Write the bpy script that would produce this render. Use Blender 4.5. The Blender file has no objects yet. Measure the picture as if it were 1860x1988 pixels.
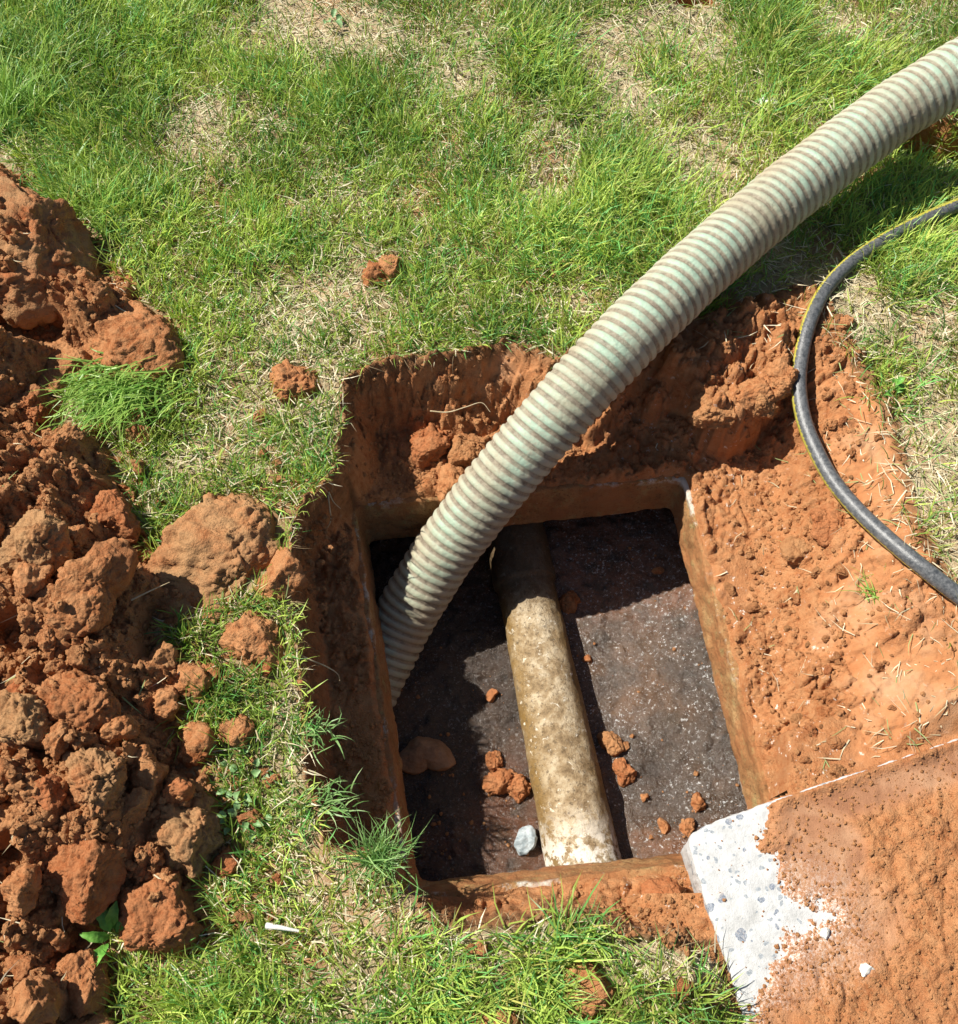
import bpy, bmesh, math
import numpy as np
from mathutils import Vector

# ------------------------------------------------------------------ camera, world, sun, exposure
S = bpy.context.scene
C = S.collection
H = 1.40; TILT = math.radians(26.0); FPX = 1889.0; CX, CY = 930.0, 994.0
cam = bpy.data.cameras.new('camera'); camo = bpy.data.objects.new('camera', cam); C.objects.link(camo)
camo.location = (0, 0, H); camo.rotation_euler = (TILT, 0, 0)
cam.sensor_fit = 'HORIZONTAL'; cam.sensor_width = 36.0; cam.lens = 36.0*FPX/1860.0
cam.clip_start = 0.01; cam.clip_end = 500
S.camera = camo
SUN_EL = math.radians(49.5)
SUN_DIR = Vector((-0.93, 0.36, 0)).normalized()          # horizontal direction towards the sun
w = bpy.data.worlds.new('World'); S.world = w; w.use_nodes = True
nt = w.node_tree; bg = nt.nodes['Background']
sky = nt.nodes.new('ShaderNodeTexSky'); sky.sky_type = 'NISHITA'; sky.sun_disc = False
sky.sun_elevation = SUN_EL; sky.sun_rotation = math.atan2(SUN_DIR.x, SUN_DIR.y)
nt.links.new(sky.outputs[0], bg.inputs[0]); bg.inputs[1].default_value = 0.05
sl = bpy.data.lights.new('sun', 'SUN'); sl.energy = 5.0; sl.angle = math.radians(0.53); sl.color = (1.0, 0.95, 0.86)
so = bpy.data.objects.new('sun', sl); C.objects.link(so)
sd = Vector((SUN_DIR.x*math.cos(SUN_EL), SUN_DIR.y*math.cos(SUN_EL), math.sin(SUN_EL)))
so.rotation_euler = sd.to_track_quat('Z', 'Y').to_euler(); so.location = sd*5
S.view_settings.view_transform = 'Standard'; S.view_settings.look = 'None'
S.view_settings.exposure = 0.66; S.view_settings.gamma = 1

# ------------------------------------------------------------------ helpers: pixels <-> world, noise, meshes
ct, st = math.cos(TILT), math.sin(TILT)
def W(x, y, z=0.0):
    u = (x-CX)/FPX; v = -(y-CY)/FPX
    dx, dy, dz = u, st+v*ct, -ct+v*st
    s = (z-H)/dz
    return np.array([dx*s, dy*s, z])
def WP(pts, z=0.0): return np.array([W(a, b, z)[:2] for a, b in pts])
def PH(pts): return [(a/1.0323, b/1.0323) for a, b in pts]       # photo pixels -> 1860-wide frame
def pix(x, y, z=0.0):
    ry = y; rz = z-H
    dep = ry*st - rz*ct; up = ry*ct + rz*st
    return CX+FPX*x/dep, CY-FPX*up/dep

U = np.uint32
def hsh(ix, iy, iz, s):
    with np.errstate(over='ignore'):
        h = ix.astype(np.int64).astype(U)*U(374761393) + iy.astype(np.int64).astype(U)*U(668265263) + iz.astype(np.int64).astype(U)*U(2147483647) + U(s*97+13)*U(3266489917)
        h = (h ^ (h >> U(13)))*U(1274126177); h = (h ^ (h >> U(16)))*U(2246822519); h ^= (h >> U(15))
    return h.astype(np.float64)/4294967295.0
def vnoise(p, s=0):
    i = np.floor(p); f = p-i; f = f*f*f*(f*(f*6-15)+10)
    r = 0
    for a in (0, 1):
        for b in (0, 1):
            for c in (0, 1):
                wgt = (f[:, 0] if a else 1-f[:, 0])*(f[:, 1] if b else 1-f[:, 1])*(f[:, 2] if c else 1-f[:, 2])
                r = r + wgt*hsh(i[:, 0]+a, i[:, 1]+b, i[:, 2]+c, s)
    return r*2-1
def fbm(p, o=4, s=0):
    r = 0; a = 0.5
    for k in range(o):
        r = r+a*vnoise(p, s+k); p = p*2.03+17.1; a *= 0.5
    return r
def worley(p, s=0, dims=3):
    """F1, F2, cell random"""
    i = np.floor(p); n = len(p); f1 = np.full(n, 9.0); f2 = np.full(n, 9.0); cid = np.zeros(n)
    for a in (-1, 0, 1):
        for b in (-1, 0, 1):
            for c in ((-1, 0, 1) if dims == 3 else (0,)):
                q = i+np.array([a, b, c])
                jx = hsh(q[:, 0], q[:, 1], q[:, 2], s+1); jy = hsh(q[:, 0], q[:, 1], q[:, 2], s+2)
                d = (q[:, 0]+jx-p[:, 0])**2+(q[:, 1]+jy-p[:, 1])**2
                if dims == 3: d = d+(q[:, 2]+hsh(q[:, 0], q[:, 1], q[:, 2], s+3)-p[:, 2])**2
                d = np.sqrt(d); m = d < f1
                f2 = np.where(m, f1, np.minimum(f2, d)); f1 = np.where(m, d, f1)
                cid = np.where(m, hsh(q[:, 0], q[:, 1], q[:, 2], s+4), cid)
    return f1, f2, cid
def P3(x, y, sc, off=0.0): return np.stack([x*sc+off, y*sc+off*1.7, np.zeros_like(x)+off], 1)
def sst(a, b, x):
    t = np.clip((x-a)/(b-a), 0, 1); return t*t*(3-2*t)
def sdf(poly, x, y):
    """signed distance, positive inside"""
    n = len(poly); d = np.full(x.shape, 1e9); ins = np.zeros(x.shape, bool)
    for k in range(n):
        ax, ay = poly[k]; bx, by = poly[(k+1) % n]
        ex, ey = bx-ax, by-ay; wx, wy = x-ax, y-ay
        t = np.clip((wx*ex+wy*ey)/(ex*ex+ey*ey+1e-12), 0, 1)
        d = np.minimum(d, (wx-ex*t)**2+(wy-ey*t)**2)
        c = ((ay > y) != (by > y)) & (x < (bx-ax)*(y-ay)/(by-ay+1e-15)+ax)
        ins ^= c
    d = np.sqrt(d); return np.where(ins, d, -d)

def mesh(name, v, faces, mat=None, smooth=True, attrs=None, cols=None):
    """faces: list of (n x k) int arrays"""
    me = bpy.data.meshes.new(name); v = np.asarray(v, np.float32)
    me.vertices.add(len(v)); me.vertices.foreach_set('co', v.ravel())
    tot = sum(len(f) for f in faces); nl = sum(f.size for f in faces)
    me.loops.add(nl); me.polygons.add(tot)
    me.loops.foreach_set('vertex_index', np.concatenate([f.ravel() for f in faces]).astype(np.int32))
    cnt = np.concatenate([np.full(len(f), f.shape[1]) for f in faces])
    stt = np.concatenate([[0], np.cumsum(cnt)[:-1]]).astype(np.int32)
    me.polygons.foreach_set('loop_start', stt)
    me.polygons.foreach_set('use_smooth', np.full(tot, smooth))
    for k, a in (attrs or {}).items():
        at = me.attributes.new(k, 'FLOAT', 'POINT'); at.data.foreach_set('value', np.asarray(a, np.float32))
    if cols is not None:
        at = me.color_attributes.new('Col', 'FLOAT_COLOR', 'POINT')
        at.data.foreach_set('color', np.concatenate([cols, np.ones((len(cols), 1))], 1).astype(np.float32).ravel())
    me.update(calc_edges=True); me.validate()
    if mat: me.materials.append(mat)
    return me
def link(name, me, parent=None, loc=None):
    o = bpy.data.objects.new(name, me); C.objects.link(o)
    if parent: o.parent = parent
    if loc is not None: o.location = loc
    return o
def tag(o, label=None, cat=None, group=None, kind=None):
    if label: o['label'] = label
    if cat: o['category'] = cat
    if group: o['group'] = group
    if kind: o['kind'] = kind
    return o
def gridfaces(nx, ny, mask=None):
    i = np.arange(nx-1)[:, None]*ny+np.arange(ny-1)[None, :]
    f = np.stack([i, i+ny, i+ny+1, i+1], -1).reshape(-1, 4)
    if mask is not None: f = f[mask.ravel()]
    return f

# ------------------------------------------------------------------ node helpers and materials
class N:
    def __init__(s, name, rough=0.9, spec=0.3):
        s.m = bpy.data.materials.new(name); s.m.use_nodes = True; s.t = s.m.node_tree
        s.b = s.t.nodes['Principled BSDF']; s.out = s.t.nodes['Material Output']
        s.b.inputs['Roughness'].default_value = rough; s.b.inputs['Specular IOR Level'].default_value = spec
        s.tc = s.t.nodes.new('ShaderNodeTexCoord'); s.co = s.tc.outputs['Object']
    def n(s, ty, **k):
        x = s.t.nodes.new(ty)
        for a, b in k.items(): setattr(x, a, b)
        return x
    def L(s, a, b): s.t.links.new(a, b)
    def noise(s, sc, det=4, rough=0.6, co=None, dist=0.0):
        x = s.n('ShaderNodeTexNoise'); x.inputs['Scale'].default_value = sc; x.inputs['Detail'].default_value = det
        x.inputs['Roughness'].default_value = rough; x.inputs['Distortion'].default_value = dist
        s.L(co or s.co, x.inputs['Vector']); return x.outputs['Fac']
    def vor(s, sc, feat='F1', co=None, out='Distance'):
        x = s.n('ShaderNodeTexVoronoi', feature=feat); x.inputs['Scale'].default_value = sc
        s.L(co or s.co, x.inputs['Vector']); return x.outputs[out]
    def ramp(s, f, stops):
        x = s.n('ShaderNodeValToRGB'); e = x.color_ramp.elements
        while len(e) < len(stops): e.new(0.5)
        for k, (p, c) in enumerate(stops):
            e[k].position = p; e[k].color = (c, c, c, 1) if isinstance(c, (int, float)) else (*c, 1)
        s.L(f, x.inputs[0]); return x.outputs[0]
    def mix(s, f, a, b, mode='MIX'):
        x = s.n('ShaderNodeMix', data_type='RGBA', blend_type=mode)
        for v, i in ((f, 0), (a, 6), (b, 7)):
            if isinstance(v, (int, float)): x.inputs[i].default_value = v
            elif isinstance(v, tuple): x.inputs[i].default_value = (*v, 1)
            else: s.L(v, x.inputs[i])
        return x.outputs[2]
    def math(s, op, a, b=None, c=None):
        x = s.n('ShaderNodeMath', operation=op)
        for i, v in enumerate((a, b, c)):
            if v is None: continue
            if isinstance(v, (int, float)): x.inputs[i].default_value = v
            else: s.L(v, x.inputs[i])
        return x.outputs[0]
    def attr(s, name, out='Fac'):
        x = s.n('ShaderNodeAttribute'); x.attribute_name = name; return x.outputs[out]
    def bump(s, hgt, dist, strength=1.0, nrm=None):
        x = s.n('ShaderNodeBump'); x.inputs['Distance'].default_value = dist; x.inputs['Strength'].default_value = strength
        s.L(hgt, x.inputs['Height'])
        if nrm is not None: s.L(nrm, x.inputs['Normal'])
        return x.outputs[0]
    def col(s, c): s.L(c, s.b.inputs['Base Color'])
    def nrm(s, c): s.L(c, s.b.inputs['Normal'])

SOIL_A = (0.325, 0.112, 0.038); SOIL_B = (0.435, 0.178, 0.070); SOIL_C = (0.50, 0.262, 0.122); SOIL_D = (0.23, 0.075, 0.028)
def soil_color(m, co=None, tan=None):
    a = m.noise(9, 5, 0.65, co); b = m.noise(60, 5, 0.7, co); c = m.noise(420, 3, 0.7, co)
    base = m.ramp(a, [(0.33, SOIL_A), (0.5, SOIL_B), (0.68, SOIL_B)])
    base = m.mix(m.ramp(b, [(0.38, 0.0), (0.68, 0.8)]), base, SOIL_C)
    base = m.mix(m.ramp(b, [(0.28, 0.6), (0.44, 0.0)]), base, SOIL_D)
    base = m.mix(m.ramp(c, [(0.55, 0.0), (0.72, 0.6)]), base, (0.58, 0.30, 0.14))
    base = m.mix(m.ramp(m.noise(4.5, 5, 0.7, co, 0.5), [(0.52, 0.0), (0.68, 0.5)]), base, (0.26, 0.092, 0.037))
    return base
def soil_bump(m, k=1.0, co=None):
    v = m.vor(260, co=co); n1 = m.noise(170, 6, 0.75, co); n2 = m.noise(900, 4, 0.7, co)
    h = m.math('ADD', m.math('MULTIPLY', v, -0.5), n1)
    b1 = m.bump(h, 0.0032*k); return m.bump(n2, 0.0011*k, 1.0, b1)

def mat_clod(name, tint=None):
    m = N(name, 0.95, 0.12)
    oi = m.n('ShaderNodeObjectInfo'); add = m.n('ShaderNodeVectorMath', operation='ADD'); sc = m.n('ShaderNodeVectorMath', operation='SCALE')
    sc.inputs['Scale'].default_value = 1.0
    cmb = m.n('ShaderNodeCombineXYZ'); m.L(m.math('MULTIPLY', oi.outputs['Random'], 7.3), cmb.inputs[0]); m.L(m.math('MULTIPLY', oi.outputs['Random'], 3.1), cmb.inputs[1])
    m.L(m.co, add.inputs[0]); m.L(cmb.outputs[0], add.inputs[1])
    co = add.outputs[0]
    c = soil_color(m, co)
    c = m.mix(m.ramp(oi.outputs['Random'], [(0.0, 0.0), (0.6, 0.0), (1.0, 0.45)]), c, (0.36, 0.2, 0.09))
    c = m.mix(m.ramp(oi.outputs['Random'], [(0.0, 0.5), (0.35, 0.0)]), c, (0.33, 0.082, 0.028))
    if tint: c = m.mix(m.ramp(m.noise(22, 4, 0.6, co), [(0.35, 0.0), (0.6, 0.75)]), c, tint)
    m.col(c); m.nrm(soil_bump(m, 1.0, co)); return m.m
M_CLOD = mat_clod('soil_clod'); M_SOD = mat_clod('sod_clod', (0.42, 0.25, 0.12))

def mat_ground():
    m = N('ground', 0.95, 0.12)
    soil = soil_color(m)
    sm = m.attr('smoothsoil')
    soil = m.mix(m.math('MULTIPLY', sm, 0.85), soil, m.ramp(m.noise(14, 5, 0.6), [(0.3, (0.38, 0.145, 0.055)), (0.5, (0.45, 0.208, 0.092)), (0.7, (0.49, 0.285, 0.16))]))
    # pale lime flecks
    fl = m.math('MULTIPLY', m.ramp(m.noise(75, 5, 0.7), [(0.62, 0.0), (0.68, 1.0)]), m.attr('lime'))
    soil = m.mix(fl, soil, (0.72, 0.64, 0.55))
    th = m.ramp(m.noise(45, 6, 0.75), [(0.3, (0.10, 0.055, 0.025)), (0.48, (0.26, 0.17, 0.085)), (0.62, (0.42, 0.33, 0.19))])
    th = m.mix(m.ramp(m.noise(5, 4, 0.6), [(0.5, 0.0), (0.62, 0.8)]), th, (0.42, 0.19, 0.085))
    th = m.mix(m.math('MULTIPLY', m.attr('dry'), m.ramp(m.noise(120, 5, 0.8), [(0.35, 0.1), (0.6, 0.95)])), th, (0.56, 0.46, 0.30))
    soil = m.mix(m.math('MULTIPLY', m.attr('humus'), m.ramp(m.noise(50, 5, 0.7), [(0.35, 0.3), (0.6, 0.9)])), soil, (0.16, 0.085, 0.04))
    m.col(m.mix(m.attr('soil'), th, soil))
    v = m.vor(330); n1 = m.noise(190, 6, 0.75); n2 = m.noise(900, 4, 0.7)
    h = m.math('ADD', m.math('MULTIPLY', v, -0.5), n1)
    h = m.math('MULTIPLY', h, m.math('SUBTRACT', 1.0, m.math('MULTIPLY', sm, 0.75)))
    m.nrm(m.bump(n2, 0.001, 1.0, m.bump(h, 0.003))); return m.m
M_GROUND = mat_ground()

def mat_blades(name, trans=0.3, rough=0.5):
    m = N(name, rough, 0.35); c = m.attr('Col', 'Color'); m.col(c)
    tr = m.n('ShaderNodeBsdfTranslucent'); m.L(m.mix(1.0, c, (1.0, 1.0, 0.55), 'MULTIPLY'), tr.inputs[0])
    ms = m.n('ShaderNodeMixShader'); ms.inputs[0].default_value = trans
    m.L(m.b.outputs[0], ms.inputs[1]); m.L(tr.outputs[0], ms.inputs[2]); m.L(ms.outputs[0], m.out.inputs[0])
    return m.m
M_GRASS = mat_blades('grass_blade', 0.33, 0.42); M_DRY = mat_blades('dry_blade', 0.12, 0.8)

# ------------------------------------------------------------------ layout polygons
ZT = -0.15            # top of the tank's concrete
ZB = ZT-0.085         # underside of the tapered opening
ZF = -0.33            # sludge level
EXC = WP(PH([(674, 815), (684, 778), (712, 748), (752, 726), (811, 722), (878, 716), (957, 693), (1070, 693), (1110, 725), (1180, 700), (1280, 680), (1371, 655), (1480, 612),
             (1600, 570), (1665, 610), (1705, 680), (1755, 760), (1800, 850), (1825, 950), (1850, 1040), (1890, 1120), (1940, 1200), (2000, 1400), (2080, 1700), (2150, 2300),
             (1560, 2300), (1500, 2052), (1440, 1925), (1300, 1893), (1202, 1860), (1089, 1852), (976, 1852), (863, 1870), (838, 1850), (826, 1783), (805, 1735), (760, 1712),
             (700, 1705), (650, 1700), (640, 1650), (625, 1576), (617, 1500), (602, 1425), (594, 1350), (600, 1280), (590, 1200), (585, 1120), (588, 1064), (606, 1000), (660, 951), (682, 846)]))
OT = WP([(690, 985), (1325, 930), (1515, 1655), (800, 1738)], ZT)
OB = WP([(716, 1052), (1303, 985), (1468, 1640), (812, 1712)], ZB)
LID_Z = -0.035
LIDP = [(1333, 1627), (1365, 1602), (1484, 1560), (1860, 1434), (2150, 1340), (2450, 2300), (1545, 2300)]
LID = WP(LIDP, LID_Z)
HEAP = WP(PH([(-400, 150), (-100, 260), (0, 310), (60, 350), (110, 420), (165, 480), (230, 545), (285, 600), (312, 650), (290, 680), (230, 700), (150, 720), (112, 790), (105, 850), (195, 850), (232, 920),
              (255, 1000), (250, 1060), (290, 1120), (400, 1190), (440, 1230), (350, 1230), (345, 1300), (400, 1320), (440, 1350), (400, 1400), (350, 1430), (345, 1480), (430, 1540), (455, 1600), (430, 1680),
              (400, 1740), (410, 1780), (440, 1850), (330, 1890), (215, 1860), (190, 1900), (215, 1990), (190, 2100), (190, 2300), (-600, 2300)]))

def dryness(x, y):
    a, b = pix(x, y, 0.0); d = 0
    for (cx, cy, rx, ry, k) in ((640, 70, 130, 60, 1.0), (600, 20, 90, 40, 0.8), (905, 110, 60, 110, 0.8), (890, 220, 60, 60, .6), (1190, 110, 80, 70, 1.0), (1250, 170, 60, 60, .8), (1380, 100, 60, 120, .9), (1420, 210, 80, 70, .8), (1360, 300, 110, 50, .9), (1290, 40, 60, 50, .6),
                                (400, 260, 60, 50, .7), (1060, 300, 55, 80, .9), (540, 600, 60, 50, .4), (1130, 590, 80, 40, .8), (1640, 560, 70, 60, .8), (1700, 640, 60, 60, .6), (1800, 700, 50, 110, .7), (1820, 900, 60, 160, 1.0), (1850, 1080, 60, 120, 1.0), (690, 560, 60, 60, .4),
                                (600, 760, 60, 30, .4), (560, 1440, 50, 200, .6), (560, 1620, 60, 60, .5), (620, 1720, 80, 90, .9), (700, 1800, 80, 70, .7), (500, 1850, 110, 60, .35), (1330, 1850, 120, 60, .8), (1000, 1830, 120, 30, .5), (1620, 50, 80, 40, .5), (1500, 500, 60, 50, .5), (30, 300, 60, 40, .8), (650, 560, 40, 30, .5),
                                (350, 900, 60, 40, .3), (760, 960, 60, 60, .3)):
        d = np.maximum(d, k*np.exp(-0.5*(((a-cx)/rx)**2+((b-cy)/ry)**2)))
    n_ = fbm(P3(x, y, 7, 2), 4, 800)
    return np.clip(d*1.35+n_*0.95+0.03, 0, 1)
# ------------------------------------------------------------------ ground height field
step = 0.0028
def axis(a, b, far):
    c = list(np.arange(a, b, step)); s = step; lo = c[0]; hi = c[-1]; L_ = []; R_ = []
    s = step
    while lo > -far: s *= 1.35; lo -= s; L_.append(lo)
    s = step
    while hi < far: s *= 1.35; hi += s; R_.append(hi)
    return np.array(L_[::-1]+c+R_)
gx = axis(-1.15, 1.15, 60); gy = axis(-0.16, 2.05, 60)
X, Y = np.meshgrid(gx, gy, indexing='ij'); x = X.ravel(); y = Y.ravel()
jit = fbm(P3(x, y, 22, 3), 3, 5)*0.016+fbm(P3(x, y, 90, 1), 2, 8)*0.005
de = sdf(EXC, x, y)+jit
# width of the bank: narrow at left and near side, wide at right
ctrl = [((600, 1100), 0.022), ((610, 1500), 0.022), ((700, 1000), 0.03), ((690, 800), 0.06), ((900, 700), 0.10), ((1050, 700), 0.10), ((1250, 660), 0.12), ((1400, 700), 0.16), ((1480, 900), 0.20), ((1600, 700), 0.30),
        ((1700, 900), 0.34), ((1800, 1200), 0.36), ((1700, 1500), 0.42), ((780, 1700), 0.03), ((830, 1800), 0.05), ((1100, 1760), 0.055), ((1300, 1780), 0.06)]
ws = 0; wn = 0
for (a, b), v in ctrl:
    q = W(a, b, -0.05); k = 1/((x-q[0])**2+(y-q[1])**2+0.0006)**1.5; ws = ws+k; wn = wn+k*v
wid = wn/ws
rampd = np.clip(de/wid, 0, 1)
prof = sst(0, 1, rampd)
# overhanging crumbling cliff right of the corrugated hose
cl = WP([(1290, 640), (1400, 610), (1500, 600), (1560, 700), (1540, 760), (1500, 812), (1440, 835), (1370, 815), (1340, 770), (1260, 730)], -0.03)
dcl = sdf(cl, x, y)+jit*0.9
prof = prof*(1-0.72*sst(0.0, 0.022, dcl))
h = -(-ZT+0.002)*prof
lawnbump = fbm(P3(x, y, 3.5, 9), 4, 20)*0.022+fbm(P3(x, y, 16, 9), 3, 24)*0.006
soilm = sst(-0.004, 0.006, de)
# crumbs on bare soil
f1, f2, cid = worley(P3(x, y, 70, 2), 31, 2)
crumbA = np.clip(1-f1*1.5, 0, 1)**0.6*(cid > 0.45)*(0.4+cid)
f1b, f2b, cidb = worley(P3(x, y, 28, 5), 37, 2)
crumbB = np.clip(1-f1b*1.25, 0, 1)**0.5*(cidb > 0.5)*(0.5+0.5*cidb)
f1c, f2c, cidc = worley(P3(x+fbm(P3(x, y, 30), 2, 3)*0.02, y+fbm(P3(x, y, 30), 2, 4)*0.02, 15, 5), 41, 2)
plates = sst(0.02, 0.12, f2c-f1c)*(0.3+0.7*cidc)
px_, py_ = pix(x, y, h)
smo = sst(0, 1, sst(1560, 1680, px_)*sst(620, 760, py_)*(1-sst(1480, 1560, py_)*0.3)+fbm(P3(x, y, 9, 2), 3, 55)*0.9-0.1)
smo = np.maximum(smo, 0.9*sst(60, 10, np.hypot((px_-980)/1.6, (py_-715))))*soilm
lumpy = np.clip(0.9+fbm(P3(x, y, 6, 7), 3, 60)*1.6, 0.15, 1.6)*(1-0.75*smo)
u1, u2, uc = worley(P3(x, y, 110, 9), 46, 2); s1, s2, scc = worley(P3(x+fbm(P3(x, y, 90), 2, 3)*0.006, y+fbm(P3(x, y, 90), 2, 4)*0.006, 48, 9), 49, 2)
ang = uc*sst(0, 0.25, u2-u1)*0.0035+scc**2*sst(0, 0.14, s2-s1)*0.007
nearop = sdf(OT, x, y)                      # positive inside the opening
ontop = sst(0.75, 1.0, prof)
det = soilm*lumpy*(crumbA*0.0035+crumbB*0.008+plates*0.006+fbm(P3(x, y, 50, 3), 4, 70)*0.006+ang)
wallamp = 4*prof*(1-prof)
det = det+soilm*wallamp*(fbm(P3(x, y, 25, 8), 4, 80)*0.020+ang*1.0+crumbB*0.006)*sst(0.5, 0.2, wid)
det = det+soilm*sst(0, 0.02, dcl)*(crumbB*0.012+plates*0.014)
cover = 0.006+fbm(P3(x, y, 14, 4), 3, 90)*0.010
h = h+lawnbump*(1-soilm)+det*1.25+soilm*ontop*np.maximum(cover, -0.001)*0.8
# worn-clean concrete next to the opening
edgefree = sst(0.006+0.018*(fbm(P3(x, y, 30, 4), 2, 95)+0.35), 0.0, -nearop-0.004)
h = np.where(nearop > -0.03, h*(1-edgefree)+(ZT-0.004)*edgefree, h)
dlid = -sdf(LID, x, y)
bank = np.where((px_ > 1500) | (py_ > 1745), LID_Z-0.010-0.25*np.clip(dlid, 0, 1)+fbm(P3(x, y, 30, 3), 3, 97)*0.012, -9)
bank = np.where((dlid > -0.02) & (dlid < 0.09), bank, -9); bank2 = np.where((dlid > -0.02) & (dlid < 0.03) & (py_ > 1790), LID_Z-0.012+fbm(P3(x, y, 40, 3), 3, 98)*0.01, -9); h = np.maximum(np.maximum(h, bank), bank2)
cap = LID_Z-0.005+0.6*np.clip(dlid-0.008, 0, 1)+fbm(P3(x, y, 40, 3), 2, 96)*0.004; h = np.where(dlid < 0.05, np.minimum(h, cap), h)
humus = sst(0.022, 0.006, np.abs(de-0.006))*soilm
# dark hollow at the top right edge of the photograph
for (a, b, r1, r2, dep) in ((1830, 270, 0.12, 0.075, 0.11), (1345, -8, 0.055, 0.03, 0.06)):
    q = W(a, b, 0); rr = np.hypot((x-q[0])/r1, (y-q[1])/r2)+fbm(P3(x, y, 18), 3, 99)*0.35
    k = sst(1.1, 0.75, rr); h = h-dep*k+k*(crumbB*0.014+crumbA*0.006); soilm = np.maximum(soilm, sst(1.25, 1.0, rr))
# a few nearly bare red patches in the lawn
bare = 0
for (a, b, r, k) in ((1060, 290, 0.07, 0.9), (860, 270, 0.05, 0.6), (530, 315, 0.035, 0.7), (1090, 350, 0.05, 0.7), (950, 210, 0.05, 0.4), (1450, 60, 0.04, 0.5), (650, 25, 0.08, 0.4), (820, 300, 0.04, .5),
                     (470, 690, 0.03, 0.5), (560, 910, 0.03, 0.5), (600, 940, 0.025, 0.6), (740, 170, 0.04, 0.4), (420, 120, 0.03, 0.5)):
    q = W(a, b, 0); bare = np.maximum(bare, k*np.exp(-((x-q[0])**2+(y-q[1])**2)/(r*r*0.6)))
soilm = np.clip(np.maximum(soilm, bare*1.2*(0.6+fbm(P3(x, y, 40), 3, 12))), 0, 1)
far = np.maximum(np.abs(x), np.abs(y-0.9)) > 2.2
h = np.where(far, lawnbump*0.4, h)
lumpfar = 0
dryfield = dryness(x, y)
cell = (nearop > -0.0035).reshape(X.shape)
keep = ~(cell[:-1, :-1] & cell[1:, :-1] & cell[:-1, 1:] & cell[1:, 1:])
lime = sst(0.11, 0.03, np.abs(nearop+0.06))*sst(0.05, -0.02, nearop)*(px_ > 1200)+0.15
lime = lime*soilm
g = link('ground', mesh('ground', np.stack([x, y, h], 1), [gridfaces(len(gx), len(gy), keep)], M_GROUND, True, {'soil': soilm, 'smoothsoil': smo, 'lime': lime, 'humus': humus, 'dry': dryfield}))
tag(g, 'lawn soil with a dug pit of red earth round the tank opening', kind='structure')
GH = h.reshape(X.shape); DE = de.reshape(X.shape)
def interp(A, xs, ys, gx=gx, gy=gy):
    xs = np.atleast_1d(xs); ys = np.atleast_1d(ys)
    i = np.clip(np.searchsorted(gx, xs)-1, 0, len(gx)-2); j = np.clip(np.searchsorted(gy, ys)-1, 0, len(gy)-2)
    a = (xs-gx[i])/(gx[i+1]-gx[i]); b = (ys-gy[j])/(gy[j+1]-gy[j])
    return A[i, j]*(1-a)*(1-b)+A[i+1, j]*a*(1-b)+A[i, j+1]*(1-a)*b+A[i+1, j+1]*a*b

# ------------------------------------------------------------------ soil heap on the left
hx = np.arange(-1.35, -0.24, 0.0034); hy = np.arange(-0.2, 1.75, 0.0034)
XX, YY = np.meshgrid(hx, hy, indexing='ij'); x = XX.ravel(); y = YY.ravel()
dh = sdf(HEAP, x, y)+fbm(P3(x, y, 14, 3), 3, 105)*0.03
wx = x+fbm(P3(x, y, 12), 3, 111)*0.03; wy = y+fbm(P3(x, y, 12), 3, 112)*0.03
a1, a2, ac = worley(P3(wx, wy, 11, 1), 121, 2); b1, b2, bc = worley(P3(wx, wy, 24, 4), 131, 2); c1, c2, cc = worley(P3(wx, wy, 55, 6), 141, 2); d1, d2, dc = worley(P3(wx, wy, 130, 6), 151, 2)
lump = np.clip(1-a1*1.15, 0, 1)**0.5*(0.2+0.8*ac)*0.062+np.clip(1-b1*1.2, 0, 1)**0.5*(0.2+0.8*bc)*0.032+np.clip(1-c1*1.2, 0, 1)**0.5*cc*0.013+np.clip(1-d1*1.2, 0, 1)**0.5*dc*0.005
hz = -0.02+0.085*sst(0, 0.16, dh)+sst(-0.01, 0.05, dh)*lump+fbm(P3(x, y, 40, 2), 4, 160)*0.012
for (a, b, r1, r2, dep) in ((20, 620, 0.075, 0.05, 0.16), (20, 1290, 0.05, 0.08, 0.07), (300, 1210, 0.03, 0.05, 0.06), (10, 1700, 0.035, 0.09, 0.08)):
    q = W(a, b, 0.05); rr = np.hypot((x-q[0])/r1, (y-q[1])/r2)+fbm(P3(x, y, 18), 3, 99)*0.4; hz = hz-dep*sst(1.3, 0.6, rr)
v1, v2, vc = worley(P3(x, y, 110, 9), 46, 2); s1, s2, scc = worley(P3(x+fbm(P3(x, y, 90), 2, 3)*0.006, y+fbm(P3(x, y, 90), 2, 4)*0.006, 46, 9), 49, 2)
r1_, r2_, rc_ = worley(P3(x+fbm(P3(x, y, 40), 3, 3)*0.02, y+fbm(P3(x, y, 40), 3, 4)*0.02, 20, 9), 59, 2)
hz = hz+vc*sst(0, 0.25, v2-v1)*0.004+scc**2*sst(0, 0.14, s2-s1)*0.008+rc_**2*sst(0, 0.12, r2_-r1_)*0.026+fbm(P3(x, y, 110, 2), 3, 166)*0.004
hz = np.where(dh < -0.02, -0.05, hz)
cell = (dh < -0.025).reshape(XX.shape); keep = ~(cell[:-1, :-1] & cell[1:, :-1] & cell[:-1, 1:] & cell[1:, 1:])
def mat_heap():
    m = N('heap_soil', 0.95, 0.12); m.col(soil_color(m)); m.nrm(soil_bump(m, 1.1)); return m.m
hp = link('soil_heap', mesh('soil_heap', np.stack([x, y, hz], 1), [gridfaces(len(hx), len(hy), keep)], mat_heap()))
tag(hp, 'long heap of loose red soil dumped on the lawn left of the pit', 'soil heap', kind='stuff')
HH = hz.reshape(XX.shape)
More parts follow.
